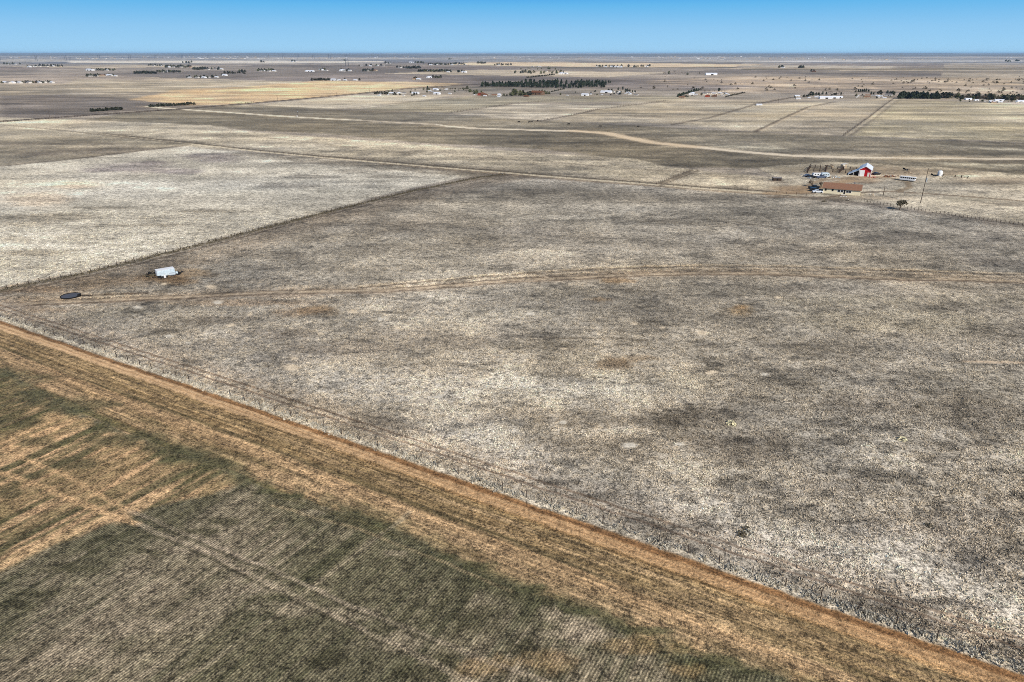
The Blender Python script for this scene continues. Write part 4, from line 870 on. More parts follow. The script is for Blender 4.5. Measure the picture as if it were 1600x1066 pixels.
KIND = {
 'w': (far_house(15,9,2.8,'offwhite','greyroof'), 'white grey-roofed house'), 'm': (far_house(20,11,3.8,'white','metalroof',True), 'white metal shed'),
 't': (far_house(15,9,3.0,'tan','brownroof'), 'tan house'), 'r': (far_house(14,9,3.4,'redroof','rust',True), 'red barn'),
 'o': (far_house(14,8,2.8,'offwhite','metalroof'), 'small off-white outbuilding'), 'b': (far_house(15,9,2.8,'brown','rust'), 'brown red-roofed house'),
 'L': (far_house(34,12,3.8,'white','metalroof',True), 'very long white barn'), 'c': (far_house(13,9,3.2,'cream','greyroof'), 'cream house')}
for k_, (o_, l_) in KIND.items(): o_.location = (0, -3000, 0)
used = set(); ORD = {}
FARM_N = [0]; BREC = {}
def place_building(kind, x, y, where, scale=1.0, rz=None):
    proto, lab = KIND[kind]; c_ = AT(x, y); rz = R(rng.choice([-30, -30, 60, -30])+rng.uniform(-4, 4)) if rz is None else rz
    rad = math.hypot(*c_)
    key = (lab, where); ORD[key] = ORD.get(key, 0)+1
    gp = 'farm buildings '+where
    if kind not in used:
        o = proto; used.add(kind); kids(proto); o.location = (c_[0], c_[1], 0); o.rotation_euler = (0, 0, rz); o.scale = (scale,)*3
    else: o = dup(proto, c_[0], c_[1], rz, scale)
    BREC.setdefault((lab, where), []).append((x, o)); tag(o, lab+' '+where, 'barn' if kind in 'mrL' else 'house' if kind in 'wtbc' else 'shed', gp); FARM_N[0] += 1
    return o
def single(q, name): return q.mesh(name)
TREES = {'pine': [single(conifer(s, 8.5, 3.2, 'needle', 300), 'pine_tree') for s in range(5)], 'juniper': [single(conifer(s+20, 5.0, 2.6, 'juniper', 230, True), 'juniper_tree') for s in range(4)],
         'bare_tree': [single(bare(s+40, 8.0), 'bare_tree') for s in range(3)], 'olive': [single(conifer(s+60, 8.0, 3.4, 'olive', 220, True), 'broadleaf_tree') for s in range(3)],
         'cedar': [single(conifer(s+100, 5.0, 2.4, 'juniper', 200, True), 'cedar_tree') for s in range(3)],
         'bush': [single(conifer(s+80, 1.9, 1.5, 'scrub', 70, True), 'bush') for s in range(3)]}
TREE_N = [0]
def place_tree(kind, x, y, label, group, hpx=None, sc=None, world=False):
    me_ = rng.choice(TREES[kind]); c_ = (x, y) if world else AT(x, y)
    o = bpy.data.objects.new({'pine':'pine_tree','juniper':'juniper_tree','bare_tree':'bare_tree','olive':'broadleaf_tree','bush':'bush','cedar':'cedar_tree'}[kind], me_); C.objects.link(o)
    base = {'pine':8.5,'juniper':5.0,'bare_tree':8.0,'olive':8.0,'bush':1.9,'cedar':5.0}[kind]
    s = (hpx*1.22*mpp(y)/base if hpx else (sc or 1.0))*rng.uniform(.8, 1.2)
    o.location = (c_[0], c_[1], -.05); o.rotation_euler = (0, 0, rng.uniform(0, 6.28)); o.scale = (s*rng.uniform(.9, 1.25), s*rng.uniform(.9, 1.25), s)
    tag(o, label, 'bush' if kind == 'bush' else 'tree', group); TREE_N[0] += 1; return o
def row(kind, x0, y0, x1, y1, n_, hpx, label, group, jx=1.0, jy=.4):
    for k in range(n_):
        f = (k+.5)/n_; place_tree(kind, x0+(x1-x0)*f+rng.uniform(-jx, jx), y0+(y1-y0)*f+rng.uniform(-jy, jy), label, group, hpx)

# two juniper windbreaks at the left
row('juniper', 141, 174.6, 192, 171.4, 24, 3.6, 'dark juniper in the left of two windbreak rows behind the left road', 'left juniper windbreak', 1, .4)
row('juniper', 232, 167.6, 304, 163.4, 32, 3.2, 'dark juniper in the right of two windbreak rows behind the left road', 'right juniper windbreak', 1, .4)
row('bare_tree', 370, 163, 400, 161.4, 6, 2.6, 'small brown tree on the road edge below the golden field', 'brown roadside trees')
# the big shelterbelt
lb = 'dark pine in the wide shelterbelt across the middle distance'
for k in range(140):
    f = rng.random(); x = 752+f*200; top = 130.8-(f > .1)*2.2*min(1, f*3); bot = 136.2 + 1.2*math.sin(max(0, f-.35)*4)*(f > .35) - 1.5*(f < .3)
    y = rng.uniform(top+1.5, bot+.4)
    if f < .3: y = rng.uniform(133.6, 135.4)
    place_tree('pine', x, y, lb, 'shelterbelt pines', 5.2)
row('pine', 752, 135.3, 905, 137.6, 40, 5.2, lb, 'shelterbelt pines', 1.5, .5)
row('pine', 900, 131, 957, 129.6, 12, 3.4, 'dark pine trailing off the right end of the shelterbelt', 'pines right of the shelterbelt', 2, 1.2)
row('pine', 902, 137, 940, 135.5, 9, 4.2, 'dark pine trailing off the right end of the shelterbelt', 'pines right of the shelterbelt', 2, 1.0)
row('juniper', 860, 144.2, 883, 139.5, 9, 1.8, 'low juniper on the line that leaves the shelterbelt', 'junipers leaving the shelterbelt', .6, .2)
# red-roofed farm with round trees
wr = 'at the farm below the shelterbelt'
for x, y, h_ in [(788,150,3.4),(792,150.5,3.2),(797,149,3.6),(803,149.5,7.5),(806,149,6.5),(800.5,150.2,5),(813,150.3,6.5),(817,149.5,7),(821,150.5,5.5),(825,149.6,5.5),(828,149,5),(843,147.8,5.5),(847,147.5,5),(851,147.3,5.4),(855,147.2,5),(858,147.2,4)]:
    place_tree('juniper' if rng.random() < .4 else 'olive', x, y, 'rounded tree at the red roofed farm below the shelterbelt', 'trees of the red roofed farm', h_)
for x, y in [(741,147.5),(745.5,146.5),(752,148)]: place_tree('olive', x, y, 'rounded tree left of the red roofed farm', 'trees left of the red roofed farm', 5)
for k_, x, y, s in [('b',829,148.2,1.3),('b',836,147.6,.9),('r',752,149.6,.8),('b',756,150.4,.7),('t',768,150.2,.6),('o',776,150.4,.5),('o',779,149.6,.6),('b',818,151.6,.5)]: place_building(k_, x, y, wr, s)
# white farmstead left of centre (585-670)
wr = 'at the white farmstead right of the golden field'
for k_, x, y, s in [('o',607,147.4,.7),('w',612,147.2,.6),('o',622,147.2,.6),('w',630,147,.6),('m',643,147.2,.55),('m',650,146.8,.45),('o',660,151.3,.4),('m',677,147.6,.55),('w',685,147.6,.5),('o',700,147.2,.4)]: place_building(k_, x, y, wr, s)
for x, y, h_ in [(586,147.2,2.8),(589,147.4,2.8),(593,147,3),(597,147.2,2.6),(601,147,3),(604,147.6,2.6),(616,148.3,3),(619,148.6,2.4),(625,148.6,2.2),(647,147.8,2.8),(651,148,2.4)]: place_tree('juniper', x, y, 'dark low tree around the white farmstead right of the golden field', 'trees of the white farmstead', h_)
for x, y, h_ in [(613,143.6,3),(622,143.2,2.6),(643,141.6,3),(649,141.4,2.4),(662,141,3),(668,140.6,5),(676,140.8,4.5),(681,140.2,7),(684,140.6,3.5),(689,139.8,5),(694,140.4,4),(675,146.8,5),(673,146,3),(667,144,2.6),(730,139.6,4),(729,144.6,4.5),(735,144.4,4)]: place_tree(rng.choice(['olive','bare_tree','pine']), x, y, 'tree of the loose grove between farmstead and shelterbelt', 'loose grove left of the shelterbelt', h_)
row('juniper', 700, 140.2, 728, 139.2, 10, 1.5, 'low dark tree in the thin hedge left of the shelterbelt', 'thin hedge')
for k_, x, y, s in [('m',676,141,.5),('o',697,141,.5)]: place_building(k_, x, y, 'in the loose grove left of the shelterbelt', s)
# white farm at 905-995
wr = 'at the white farm right of the shelterbelt'
for k_, x, y, s in [('m',908,149.8,.55),('L',938,145.2,.55),('m',945,144.8,.55),('w',953,144.2,.5),('w',962,147.6,.5),('o',968,145.6,.5),('o',978,146,.5),('o',985,148.6,.5),('w',990,149,.45)]: place_building(k_, x, y, wr, s)
for x, y, h_ in [(924,145.4,2.6),(927,144.6,2.8),(930,144.2,3),(951,142.4,2.4),(956,142.2,2.4),(966,140.8,4),(969,140.6,4.6),(973,140.4,4.5),(977,142.6,3.4),(980,143.4,3.6),(984,143.6,3.4),(988,144.6,3.2),(992,144.4,3),(982,146.2,2.4)]: place_tree(rng.choice(['pine','juniper','bare_tree']), x, y, 'tree around the white farm right of the shelterbelt', 'trees of the white farm', h_)
# farm at 1055-1165 with angled tree rows
wr = 'at the farm with the angled windbreak'
for k_, x, y, s in [('m',1083,148.6,.65),('w',1096,147.4,.6),('w',1104,146.6,.5),('o',1112,147.2,.5),('r',1107,151.8,.6),('b',1118,152,.7),('o',1121,147,.5),('w',1128,146.6,.5),('o',1134,147.2,.4),('t',1060,154,.6)]: place_building(k_, x, y, wr, s)
row('pine', 1058, 152, 1092, 141.5, 24, 3.6, 'dark pine in the angled windbreak of the middle right farm', 'angled windbreak pines', .8, .5)
row('juniper', 1064, 152.6, 1076, 151.6, 6, 2.4, 'dark low tree left of the long white shed with the angled windbreak', 'low trees of the angled windbreak farm', .8, .3)
row('juniper', 1133, 152.2, 1164, 145.4, 16, 1.9, 'dark juniper in the thin hedge right of the angled windbreak farm', 'right hedge of the angled windbreak farm', .5, .2)
for x, y, h_ in [(1101,143.6,3.4),(1108,144,3),(1116,143.8,3),(1123,143,4.4),(1127,144.2,2.6),(1133,144.4,2.4)]: place_tree(rng.choice(['pine','bare_tree']), x, y, 'tree behind the buildings of the angled windbreak farm', 'trees behind the angled windbreak farm', h_)
# farm at 1238-1320
wr = 'at the farm with the very long white barn'
for k_, x, y, s in [('o',1242,151.4,.55),('o',1244,155.4,.45),('L',1281,154.4,.52),('L',1294,154,.48),('m',1308,153.2,.42),('o',1262,153.4,.3)]: place_building(k_, x, y, wr, s, R(-4))
for x, y, h_ in [(1256,152,2.8),(1260,151.6,3.2),(1263,151,3.6),(1267,149.4,4.8),(1270,149.8,4.2),(1275,148.4,3.4),(1279,148.4,3.2),(1285,148,4.4),(1291,148.2,3.6),(1297,148.2,5),(1303,148.8,3.2),(1306,148.8,3),(1310,147.8,4.4),(1314,148.6,3.4),(1317,148.4,2.8)]: place_tree(rng.choice(['pine','juniper','bare_tree']), x, y, 'tree around the farm with the long barns', 'trees of the long barn farm', h_)
# farm at 1335-1400
wr = 'at the farm left of the dark tree wall'
for k_, x, y, s in [('o',1342,151.4,.4),('t',1352,150.4,.5),('w',1361,150,.4),('o',1375,152.8,.5),('w',1382,150,.7),('o',1379,154,.35),('t',1350,153,.5)]: place_building(k_, x, y, wr, s)
for x, y, h_ in [(1337,144.4,2.6),(1341,144,3.4),(1344,143.8,3.6),(1347,144,3),(1350,143.6,4.4),(1353,143.8,5),(1357,144.2,4.4),(1361,148,3.6),(1365,148,3.2),(1375,147.4,5),(1371,147,3),(1386,147.6,4.4),(1391,148.8,4.2),(1394,149,5),(1397,149,5.2)]: place_tree(rng.choice(['pine','pine','juniper']), x, y, 'dark tree around the farm left of the dark tree wall', 'trees left of the dark tree wall', h_)
# the dark wall of trees at the right and the loose one after it
lb = 'tall dark pine in the dense tree wall at the upper right'
for k in range(42):
    f = (k+.5)/42; place_tree('pine', 1403+f*66+rng.uniform(-.8, .8), 154.6+f*.6+rng.uniform(-1.6, .2), lb, 'dense tree wall', 8.2-2*f*rng.random())
for k in range(72):
    f = (k+.5)/72; kd = rng.choice(['bare_tree','bare_tree','olive','juniper']); place_tree(kd, 1470+f*132+rng.uniform(-1, 1), 155+f*3.4+rng.uniform(-3.2, -.6), {'bare_tree':'brown leafless','olive':'olive-green rounded','juniper':'small dark evergreen'}[kd]+' tree in the loose row after the dense tree wall', 'loose tree row at the upper right', 6.0)
wr = 'in front of the loose tree row at the upper right'
for k_, x, y, s in [('c',1477,153.6,.75),('m',1509,156.4,.42),('m',1523,157.6,.28),('L',1555,158.2,.36),('o',1547,160.6,.5),('m',1590,160,.42),('w',1587,156.8,.4),('o',1560,160.8,.4),('t',1549,161.4,.4)]: place_building(k_, x, y, wr, s, R(-6))
for x, y in [(1182,165.4)]: place_building('o', x, y, 'standing alone in the mid pasture', .5, R(-5))
# grove at 1036-1110 row y~115 and long shed
wr = 'at the distant farm with the grey-white shed'
for k_, x, y, s in [('L',1103,117.6,1.0)]: place_building(k_, x, y, wr, s, R(-2))
for x, y, h_ in [(1037,116.4,3),(1040,116.2,3.6),(1045,116,4),(1048,116.2,3.4),(1053,115.2,4.4),(1056,116.4,2.2),(1060,116.6,2),(1066,115.8,3.8),(1070,116,2.6),(1074,117.4,2.6),(1090,115.4,1.6),(1093,115.2,1.6),(1114,116.4,2.6),(1117,116.6,2)]: place_tree(rng.choice(['bare_tree','olive']), x, y, 'brownish tree around the distant farm with the grey-white shed', 'trees around the grey-white shed', h_)
# village at 800-885
wr = 'in the tree-filled hamlet above the shelterbelt'
for k in range(30): kd = rng.choice(['olive','pine','bare_tree']); place_tree(kd, rng.uniform(803, 880), rng.uniform(113.4, 115.6), {'olive':'rounded olive','pine':'dark pine','bare_tree':'brown leafless'}[kd]+' tree in the tree-filled hamlet above the shelterbelt', 'trees of the hamlet', 3.6)
row('juniper', 823, 121.8, 866, 117.4, 30, 1.8, 'dark juniper in the oblique hedge below the hamlet', 'oblique hedge below the hamlet', .6, .3)
for x, y, h_ in [(814,108.6,1.8),(825,107.2,2),(828,108,1.6),(840,108.8,2),(846,108.6,1.8),(857,108.4,3),(859,108.6,2.6),(868,109,1.8),(872,109.4,1.4)]: place_tree('olive', x, y, 'small distant tree behind the hamlet', 'distant trees behind the hamlet', h_)
for k_, x, y, s in [('m',877,116.4,.9),('m',880,116,.7),('w',830,104.8,.8),('w',838,104.4,.7),('o',843,104.6,.6),('o',812,113.6,.8),('w',851,112,.7),('c',822,110,.8)]: place_building(k_, x, y, wr, s)
# smaller outbuildings, sheds and scrubby trees that fill each farmstead
for x0, x1, y, ns_, ntr, wr in [(586,670,148,4,12,'at the white farmstead right of the golden field'),(735,800,150,3,8,'at the farm below the shelterbelt'),(862,935,147.5,1,5,'right of the farm below the shelterbelt'),(920,998,147,5,14,'at the white farm right of the shelterbelt'),
    (1062,1140,149.5,5,16,'at the farm with the angled windbreak'),(1240,1318,152,4,12,'at the farm with the very long white barn'),(1336,1398,152,5,14,'at the farm left of the dark tree wall'),(1480,1600,159,6,16,'in front of the loose tree row at the upper right'),(664,732,143,3,10,'in the loose grove left of the shelterbelt')]:
    for k in range(ns_): place_building('o', rng.uniform(x0, x1), y+rng.uniform(-2, 2.2), wr, rng.uniform(.2, .4))
    for k in range(ntr):
        kd = rng.choice(['bare_tree','olive','cedar']); place_tree(kd, rng.uniform(x0, x1), y+rng.uniform(-3, 2), {'bare_tree':'small leafless yard tree ','olive':'small rounded yard tree ','cedar':'small dark yard cedar '}[kd]+wr, 'yard trees '+wr, rng.uniform(1.4, 2.8))
# band of farmsteads far left / centre: (x0, x1, y, buildings, trees, where)
FARMS = [(0,30,130.2,'mwmwo',2,'at the left-edge farmstead'),(34,80,130.0,'wtowo',14,'in the tree clump right of the left-edge farmstead'),(5,32,101.2,'wo',6,'on the far left ridge road'),(38,58,105,'mwo',3,'in the left distant village'),(56,98,104,'wwot',14,'in the tree clump of the left distant village'),
 (132,150,110.4,'mmwo',2,'in the white group behind the juniper rows'),(150,182,110.6,'o',9,'in the dark hedge of the white group'),(134,160,119.6,'wot',10,'in the left part of the second village'),(163,180,119.2,'mwo',4,'in the right part of the second village'),(210,245,115.4,'',26,'in the dark hedge left of centre'),(245,282,113.4,'ow',16,'in the village left of centre'),
 (232,255,103.4,'wo',7,'in the tree row of the far village'),(258,300,105.6,'mwwot',18,'in the dense far village'),(285,300,99,'w',5,'on the far hedge road'),(302,318,109.4,'',10,'in the short dark hedge left of centre'),(318,346,109,'wwo',6,'beside the short dark hedge'),(290,340,121.8,'owmwo',9,'in the low white village'),(344,348,118.8,'m',1,'beside the lone tall pole'),
 (350,385,115.4,'',9,'on the thin dark hedge'),(372,384,112.6,'o',4,'in the small grove by the thin hedge'),(402,428,111.6,'wowo',14,'in the hedge village'),(476,486,112,'mm',0,'beside the lone white domed shed'),(496,512,110.4,'mw',3,'in the pair of white barns'),(530,546,111.6,'mwo',5,'in the white group at centre left'),(566,584,111.6,'owt',9,'in the dark and white group at centre left'),
 (487,515,126,'',14,'in the low dark hedge above the golden field'),(514,530,126,'mwo',1,'above the golden field'),(530,564,126,'oo',2,'at the right above the golden field'),(408,416,97.8,'w',2,'on the pale stubble edge'),(454,462,97,'mo',3,'at the end of the pale stubble'),(537,542,96,'o',2,'on the far plain at centre left'),
 (560,600,103.4,'woow',5,'in the upper band at centre left'),(600,612,99.6,'wo',3,'on the upper road'),(636,648,98.4,'mm',0,'beside the dark line at upper centre'),(648,662,99,'',6,'on the dark line at upper centre'),(668,690,101.8,'mwowo',9,'in the upper centre village'),(690,728,101.6,'wowo',12,'in the upper centre hedge'),(746,760,99.6,'wo',8,'on the edge of the tan stubble'),
 (620,634,106.4,'wwo',3,'in the white row at upper centre'),(634,656,107.4,'',14,'in the hedge of the white row'),(654,676,112.4,'o',16,'in the dark grove at upper centre'),(676,692,112.8,'',10,'in the short hedge right of the dark grove'),(694,706,112.8,'oo',5,'right of the short hedge'),(713,726,113.4,'m',4,'at the end of the upper centre row'),
 (666,676,122.6,'m',0,'as the lone steep roof above the golden field'),(646,652,124.6,'to',4,'as the small group above the golden field'),(676,690,122.2,'',6,'right of the lone steep roof'),(930,960,105,'wom',9,'on the dark line under the tan stubble'),(955,992,105.2,'mmwo',5,'in the white row under the tan stubble'),(992,1016,105,'m',6,'at the big white barn under the tan stubble'),
 (1216,1225,106,'o',5,'in the tiny grove at upper right'),(1248,1256,106.2,'',6,'in the second tiny grove at upper right'),(1264,1273,112.4,'b',2,'as the low dark block at upper right'),(1570,1580,97,'wo',4,'at the tiny farm by the right edge'),(1586,1592,96.6,'o',3,'at the last tiny farm by the right edge'),(700,706,94,'w',2,'on the centre horizon plain'),(770,800,102.4,'o',8,'on the tan stubble hedge')]
for x0, x1, y, bs, nt_, wr in FARMS:
    for k, b_ in enumerate(bs):
        place_building(b_, x0+(x1-x0)*(k+.5+rng.uniform(-.25, .25))/len(bs), y+rng.uniform(-.4, .4), wr, rng.uniform(.6, .9)*(1.0 if y > 115 else 1.25))
    for k in range(nt_):
        kd = rng.choice(['juniper','cedar','olive']) if nt_ < 14 or bs else 'cedar'; place_tree(kd, x0+(x1-x0)*(k+.5+rng.uniform(-.4, .4))/nt_, y+rng.uniform(-.9, .3), ({'juniper':'dark juniper ','cedar':'dark cedar ','olive':'rounded olive tree '}[kd])+wr, 'trees '+wr, 3.0 if y > 105 else 2.4)
# the far towns along the skyline, one small white building each
TOWN = [(10,60,90.5,6),(76,96,90.3,8),(115,155,91.5,14),(160,200,91,6),(222,300,89.5,22),(300,400,91,26),(340,420,88.5,16),(400,470,91.5,10),(470,560,90.8,10),(560,660,90,12),(700,800,91,6),(800,830,91,5),(860,1000,90.2,16),(1000,1100,90,26),(1040,1140,92.4,14),(1100,1190,89.6,16),(1190,1230,91,7),(1240,1320,91.6,12),(1300,1460,93.5,12),(1560,1600,90,4)]
tm = {}
for k_, wl, rfm in (('a','white','greyroof'),('b','tan','greyroof'),('c','offwhite','greyroof')):
    q = MB(); q.prismx([(0,0),(0,5),(8,7.6),(16,5),(16,0)], 0, 26, wl); q.prismx([(-.6,4.9),(-.6,5.1),(8,7.9),(16.6,5.1),(16.6,4.9),(8,7.7)], -.6, 26.6, rfm); tm[k_] = q.mesh('town_building')
for i, (x0, x1, y, n_) in enumerate(TOWN):
    for k in range(n_):
        yy_ = y+rng.uniform(-1.1, 1.1); c_ = AT(rng.uniform(x0, x1), yy_); o = bpy.data.objects.new('town_building', tm[rng.choice('abc')]); C.objects.link(o)
        o.location = (c_[0], c_[1], 0); o.rotation_euler = (0, 0, R(rng.choice([-30, 60, 0]))); s = rng.uniform(.4, 1.0)*(1.3 if yy_ < 90 else 1.0); o.scale = (s*1.1, s, s*1.2)
        tag(o, 'tiny pale building in the far towns along the skyline', 'building', 'far town buildings along the skyline')
# scattered bushes on the tan slopes at the upper right
for k in range(150):
    x = rng.uniform(1000, 1600) if k % 3 else rng.uniform(1400, 1600); y = rng.uniform(120, 142) if k % 3 else rng.uniform(124, 131)
    place_tree('bush', x, y, 'dark bush dotted over the tan slope at the upper right', 'bushes on the tan slope', None, rng.uniform(.9, 2.2))
for k in range(26): place_tree('bush', rng.uniform(1410, 1600), rng.uniform(142, 147), 'dark bush on the tan slope just above the dense tree wall', 'bushes above the tree wall', None, rng.uniform(.9, 1.8))
# transmission line along the left skyline
pt = empty('transmission_tower', 0, 0); 
q = MB()
for sx_ in (-9, 9): q.tube((sx_,0,0),(sx_*.9,0,46),1.3,.9,'silver',6)
q.build('leg', pt)
q = MB(); q.box(-18,-.5,36,18,.5,37,'silver'); q.build('crossarm', pt)
q = MB(); q.tube((-9,0,20),(9,0,34),.3,.3,'silver',5); q.tube((9,0,20),(-9,0,34),.3,.3,'silver',5); q.build('brace', pt)
for k, (x, yb, s) in enumerate([(0,95.6,.9),(57.5,95.4,.95),(103,94.6,1.0),(110,94.8,.7),(155,93.4,1.05),(203,93,1.15),(243,91.6,1.0),(285,91.4,1.1),(326,91.8,1.0),(372,91.6,.9),(419,92.3,1.1),(443,91.8,1.1),(466,91.8,1.15),(490,92.4,1.15),(515,92.2,1.1),(541,93.2,1.15),(542.5,104,.8)]):
    c_ = AT(x, yb); s2 = s
    if k == 0: o = pt; kids(pt); o.location = (c_[0], c_[1], 0); o.scale = (s2,)*3
    else: o = dup(pt, c_[0], c_[1], R(rng.uniform(-25, 25)), s2)
    tag(o, 'tall steel pylon in the power line on the left half of the skyline', 'pylon', 'pylons of the far power line')
ORDS = ['first', 'second', 'third', 'fourth', 'fifth', 'sixth', 'seventh', 'eighth', 'ninth', 'tenth']
for (lab, where), L_ in BREC.items():
    for k, (x, o) in enumerate(sorted(L_, key=lambda t_: t_[0])):
        lb = (ORDS[k]+'-from-left '+lab+' ' if len(L_) > 1 else lab+' ')+where
        o['label'] = lb
print('buildings', FARM_N, 'trees', TREE_N)

# ------------------------------------------------------------------ low hills on the horizon
def hills(name, y0, amp_, base, seed, x0=-60000, x1=60000, dep=5000):
    nx, ny = 400, 7; xs_ = np.linspace(x0, x1, nx); vv = []
    for j in range(ny):
        g_ = math.sin(math.pi*j/(ny-1)) if j < ny-1 else 0
        for i, x in enumerate(xs_):
            h_ = base+amp_*(fbm(np.array([x/9000.]), np.array([0.3*j]), 4, seed)[0]-.42)*2
            vv.append((x, y0+dep*j/(ny-1), max(-1, h_*g_)-.5))
    ff = [(j*nx+i, j*nx+i+1, (j+1)*nx+i+1, (j+1)*nx+i) for j in range(ny-1) for i in range(nx-1)]
    me_ = bpy.data.meshes.new(name); me_.from_pydata(vv, [], ff); me_.materials.append(hm); o = bpy.data.objects.new(name, me_); C.objects.link(o); o['kind'] = 'structure'
hm = simple('far_hill_grassland', (128,124,112), .95, .25, .0006)
hills('hills', 17000, 24, 14, 5, dep=3000); hills('hills', 27000, 50, 34, 9, dep=6000)

# ------------------------------------------------------------------ real grass: prairie tufts, and bleached bunch grass along the fence
def tufts(name, pts, hs, ws, mk, seed, blades=3, label=None, tint=None):
    r_ = np.random.RandomState(seed); n_ = len(pts); V = []; base = pts[:, None, :]
    a = r_.uniform(0, 2*np.pi, (n_, blades)); w_ = ws[:, None]; h_ = hs[:, None]*r_.uniform(.7, 1.15, (n_, blades))
    px_ = base[:, :, 0]+r_.normal(0, 1, (n_, blades))*w_*.45; py_ = base[:, :, 1]+r_.normal(0, 1, (n_, blades))*w_*.45
    lx = r_.normal(0, .35, (n_, blades))*h_; ly = r_.normal(0, .35, (n_, blades))*h_
    v0 = np.stack([px_-np.cos(a)*w_*.5, py_-np.sin(a)*w_*.5, np.zeros_like(px_)], -1); v1 = np.stack([px_+np.cos(a)*w_*.5, py_+np.sin(a)*w_*.5, np.zeros_like(px_)], -1)
    v2 = np.stack([px_+lx+np.cos(a)*w_*.28, py_+ly+np.sin(a)*w_*.28, h_*.85], -1); v3 = np.stack([px_+lx-np.cos(a)*w_*.22, py_+ly-np.sin(a)*w_*.22, h_], -1)
    V = np.stack([v0, v1, v2, v3], 2).reshape(-1, 3)
    F_ = np.arange(len(V), dtype=np.int32); me_ = bpy.data.meshes.new(name)
    me_.vertices.add(len(V)); me_.vertices.foreach_set('co', V.astype(np.float32).ravel()); me_.loops.add(len(F_)); me_.loops.foreach_set('vertex_index', F_)
    me_.polygons.add(len(F_)//4); me_.polygons.foreach_set('loop_start', np.arange(0, len(F_), 4, dtype=np.int32)); me_.update(calc_edges=True)
    if tint is not None:
        cc = np.repeat(tint, blades*4, 0)*np.repeat(r_.uniform(.75, 1.25, (n_*blades, 1)), 4, 0)
        at_ = me_.attributes.new('tint', 'FLOAT_COLOR', 'POINT'); at_.data.foreach_set('color', np.concatenate([cc, np.ones((len(cc), 1))], 1).astype(np.float32).ravel())
    me_.materials.append(M[mk]); o = bpy.data.objects.new(name, me_); C.objects.link(o); tag(o, label, 'grass', None, 'stuff'); return o
rs_ = np.random.RandomState(4)
m_, n, b_ = mat('prairie_tufts'); ta = n.nodes.new('ShaderNodeAttribute'); ta.attribute_name = 'tint'; n.links.new(ta.outputs['Color'], b_.inputs['Base Color']); M['tuft'] = m_
def tone_at(pts):
    yo = np.argsort(Yrow); ri = yo[np.clip(np.searchsorted(Yrow[yo], pts[:, 1]), 0, nr-1)]
    ci = np.clip(np.searchsorted(us, pts[:, 0]/Zrow[ri]), 0, nc-1); return lin[ri*nc+ci]
NT = 330000
tx = rs_.uniform(-60, 1660, NT*2); ty = rs_.uniform(330, 1066, NT*2)
w2 = px2w(tx, ty)
dd_ = (w2[:, 0]-A0[0])*fdy - (w2[:, 1]-A0[1])*fdx
chk = (0-A0[0])*fdy-(0-A0[1])*fdx
if chk < 0: dd_ = -dd_
cl_ = fbm(w2[:, 0]/.9, w2[:, 1]/.9, 3, 91, .7); cl2 = fbm(w2[:, 0]/14., w2[:, 1]/14., 3, 92)
keep = (dd_ < -.2) & (cl_+ (cl2-.5)*.5 > .47+.08*rs_.uniform(-1, 1, len(dd_)))
keep &= ~((np.abs(dd_+3.2) < .3) | (np.abs(dd_+4.8) < .3))
dgd = seg_dist(w2[:, 0], w2[:, 1], [P(*p) for p in DG]); trd = seg_dist(w2[:, 0], w2[:, 1], [P(*p) for p in TR]); keep &= (trd > 2.6)
keep &= rs_.uniform(0, 1, len(dd_)) < np.clip((np.hypot(w2[:, 0], w2[:, 1])/125.)**2.2, .15, 1)
yo_ = np.argsort(Yrow); ri_ = yo_[np.clip(np.searchsorted(Yrow[yo_], w2[:, 1]), 0, nr-1)]; ci_ = np.clip(np.searchsorted(us, w2[:, 0]/Zrow[ri_]), 0, nc-1); keep &= SPK[ri_*nc+ci_] > .85
w2 = w2[keep][:NT]; rad = np.hypot(w2[:, 0], w2[:, 1])
hs = rs_.uniform(.08, .20, len(w2)); ws = rs_.uniform(.10, .24, len(w2)); br_ = np.where(rs_.uniform(0, 1, len(w2)) < .2, rs_.uniform(.5, .8, len(w2)), rs_.uniform(1.1, 1.75, len(w2)))
tufts('dry_grass', w2, hs, ws, 'tuft', 5, 2, 'bleached dry grass tufts covering the near pasture', np.clip(tone_at(w2)*br_[:, None], 0, .8))
ns = 4200; s_f = rs_.uniform(-20, FL+20, ns); d_f = rs_.normal(.1, .42, ns)
bx = A0[0]+fdx*s_f; by = A0[1]+fdy*s_f
sg = 1 if ((0-A0[0])*fdy-(0-A0[1])*fdx) > 0 else -1
bx = bx+sg*fdy*d_f; by = by-sg*fdx*d_f
kk = fbm(s_f/2., s_f*0, 4, 93, .7) > .47; bp_ = np.stack([bx, by], -1)[kk]
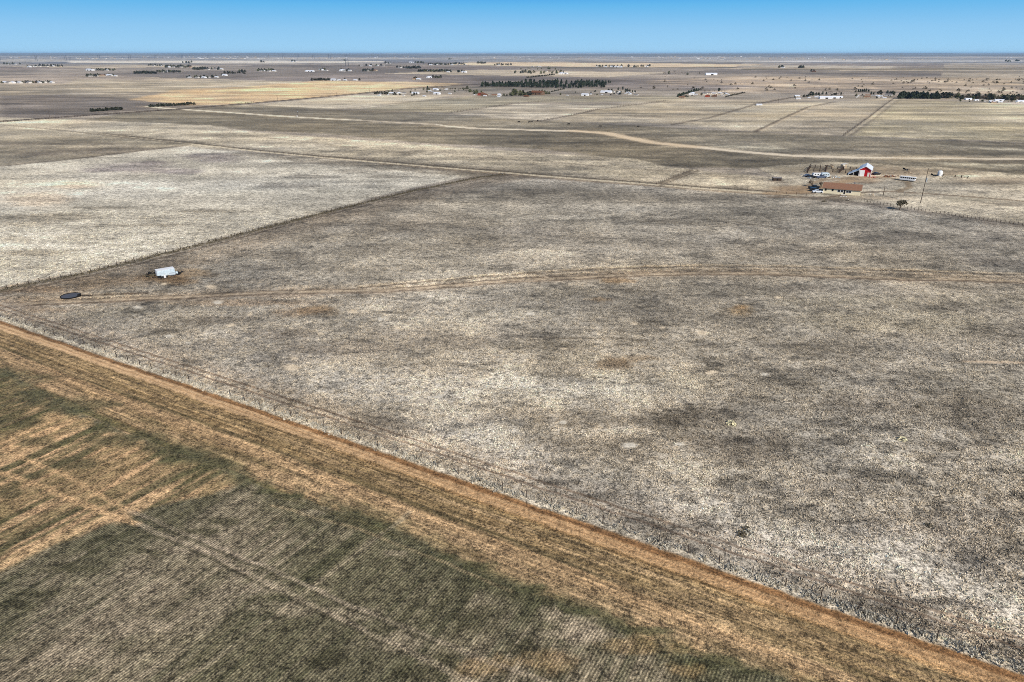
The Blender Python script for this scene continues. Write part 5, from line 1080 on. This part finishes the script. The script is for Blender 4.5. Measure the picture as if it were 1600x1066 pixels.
tufts('bunch_grass', bp_, rs_.uniform(.16, .48, len(bp_)), rs_.uniform(.12, .24, len(bp_)), 'straw', 6, 5, 'tall bleached bunch grass lining the boundary fence')
ns = 1700; s_f = rs_.uniform(-20, FL+20, ns); d_f = -rs_.uniform(.5, 8.5, ns); bx = A0[0]+fdx*s_f+sg*fdy*d_f; by = A0[1]+fdy*s_f-sg*fdx*d_f
tufts('weeds', np.stack([bx, by], -1), rs_.uniform(.12, .3, ns), rs_.uniform(.1, .24, ns), 'tuft', 8, 4, 'brownish weeds on the verge beside the boundary fence', tone_at(np.stack([bx, by], -1))*rs_.uniform(.8, 1.5, (ns, 1)))
# weeds on the diagonal bank
q_ = [P(*p) for p in DG]; bx = []; by = []
for a, b_ in zip(q_[:-1], q_[1:]):
    d = math.hypot(b_[0]-a[0], b_[1]-a[1]); n_ = int(d*8); f = rs_.uniform(0, 1, n_); o_ = rs_.normal(0, 1.0, n_); bx.append(a[0]+(b_[0]-a[0])*f-(b_[1]-a[1])/d*o_); by.append(a[1]+(b_[1]-a[1])*f+(b_[0]-a[0])/d*o_)
bx = np.concatenate(bx); by = np.concatenate(by); tufts('weeds', np.stack([bx, by], -1), rs_.uniform(.12, .4, len(bx)), rs_.uniform(.15, .4, len(bx)), 'scrub', 9, 3, 'dark weeds on the bank between the pale field and the pasture')

# ------------------------------------------------------------------ the air
hz = bpy.data.meshes.new('haze'); b_ = MB(); b_.box(-62000,-2000,-3,62000,36000,92,'white'); hz.from_pydata(b_.v, [], b_.f); hz.update()
ho = bpy.data.objects.new('haze', hz); C.objects.link(ho); ho['kind'] = 'stuff'; ho['label'] = 'thin blue air haze over the whole plain'
hmn = bpy.data.materials.new('haze'); hmn.use_nodes = True; n = hmn.node_tree; n.nodes.clear(); o = n.nodes.new('ShaderNodeOutputMaterial'); v = n.nodes.new('ShaderNodeVolumePrincipled')
v.inputs['Color'].default_value = (.50,.74,1,1); v.inputs['Density'].default_value = 0.5/19000; v.inputs['Anisotropy'].default_value = 0.0
n.links.new(v.outputs[0], o.inputs['Volume']); hz.materials.append(hmn)
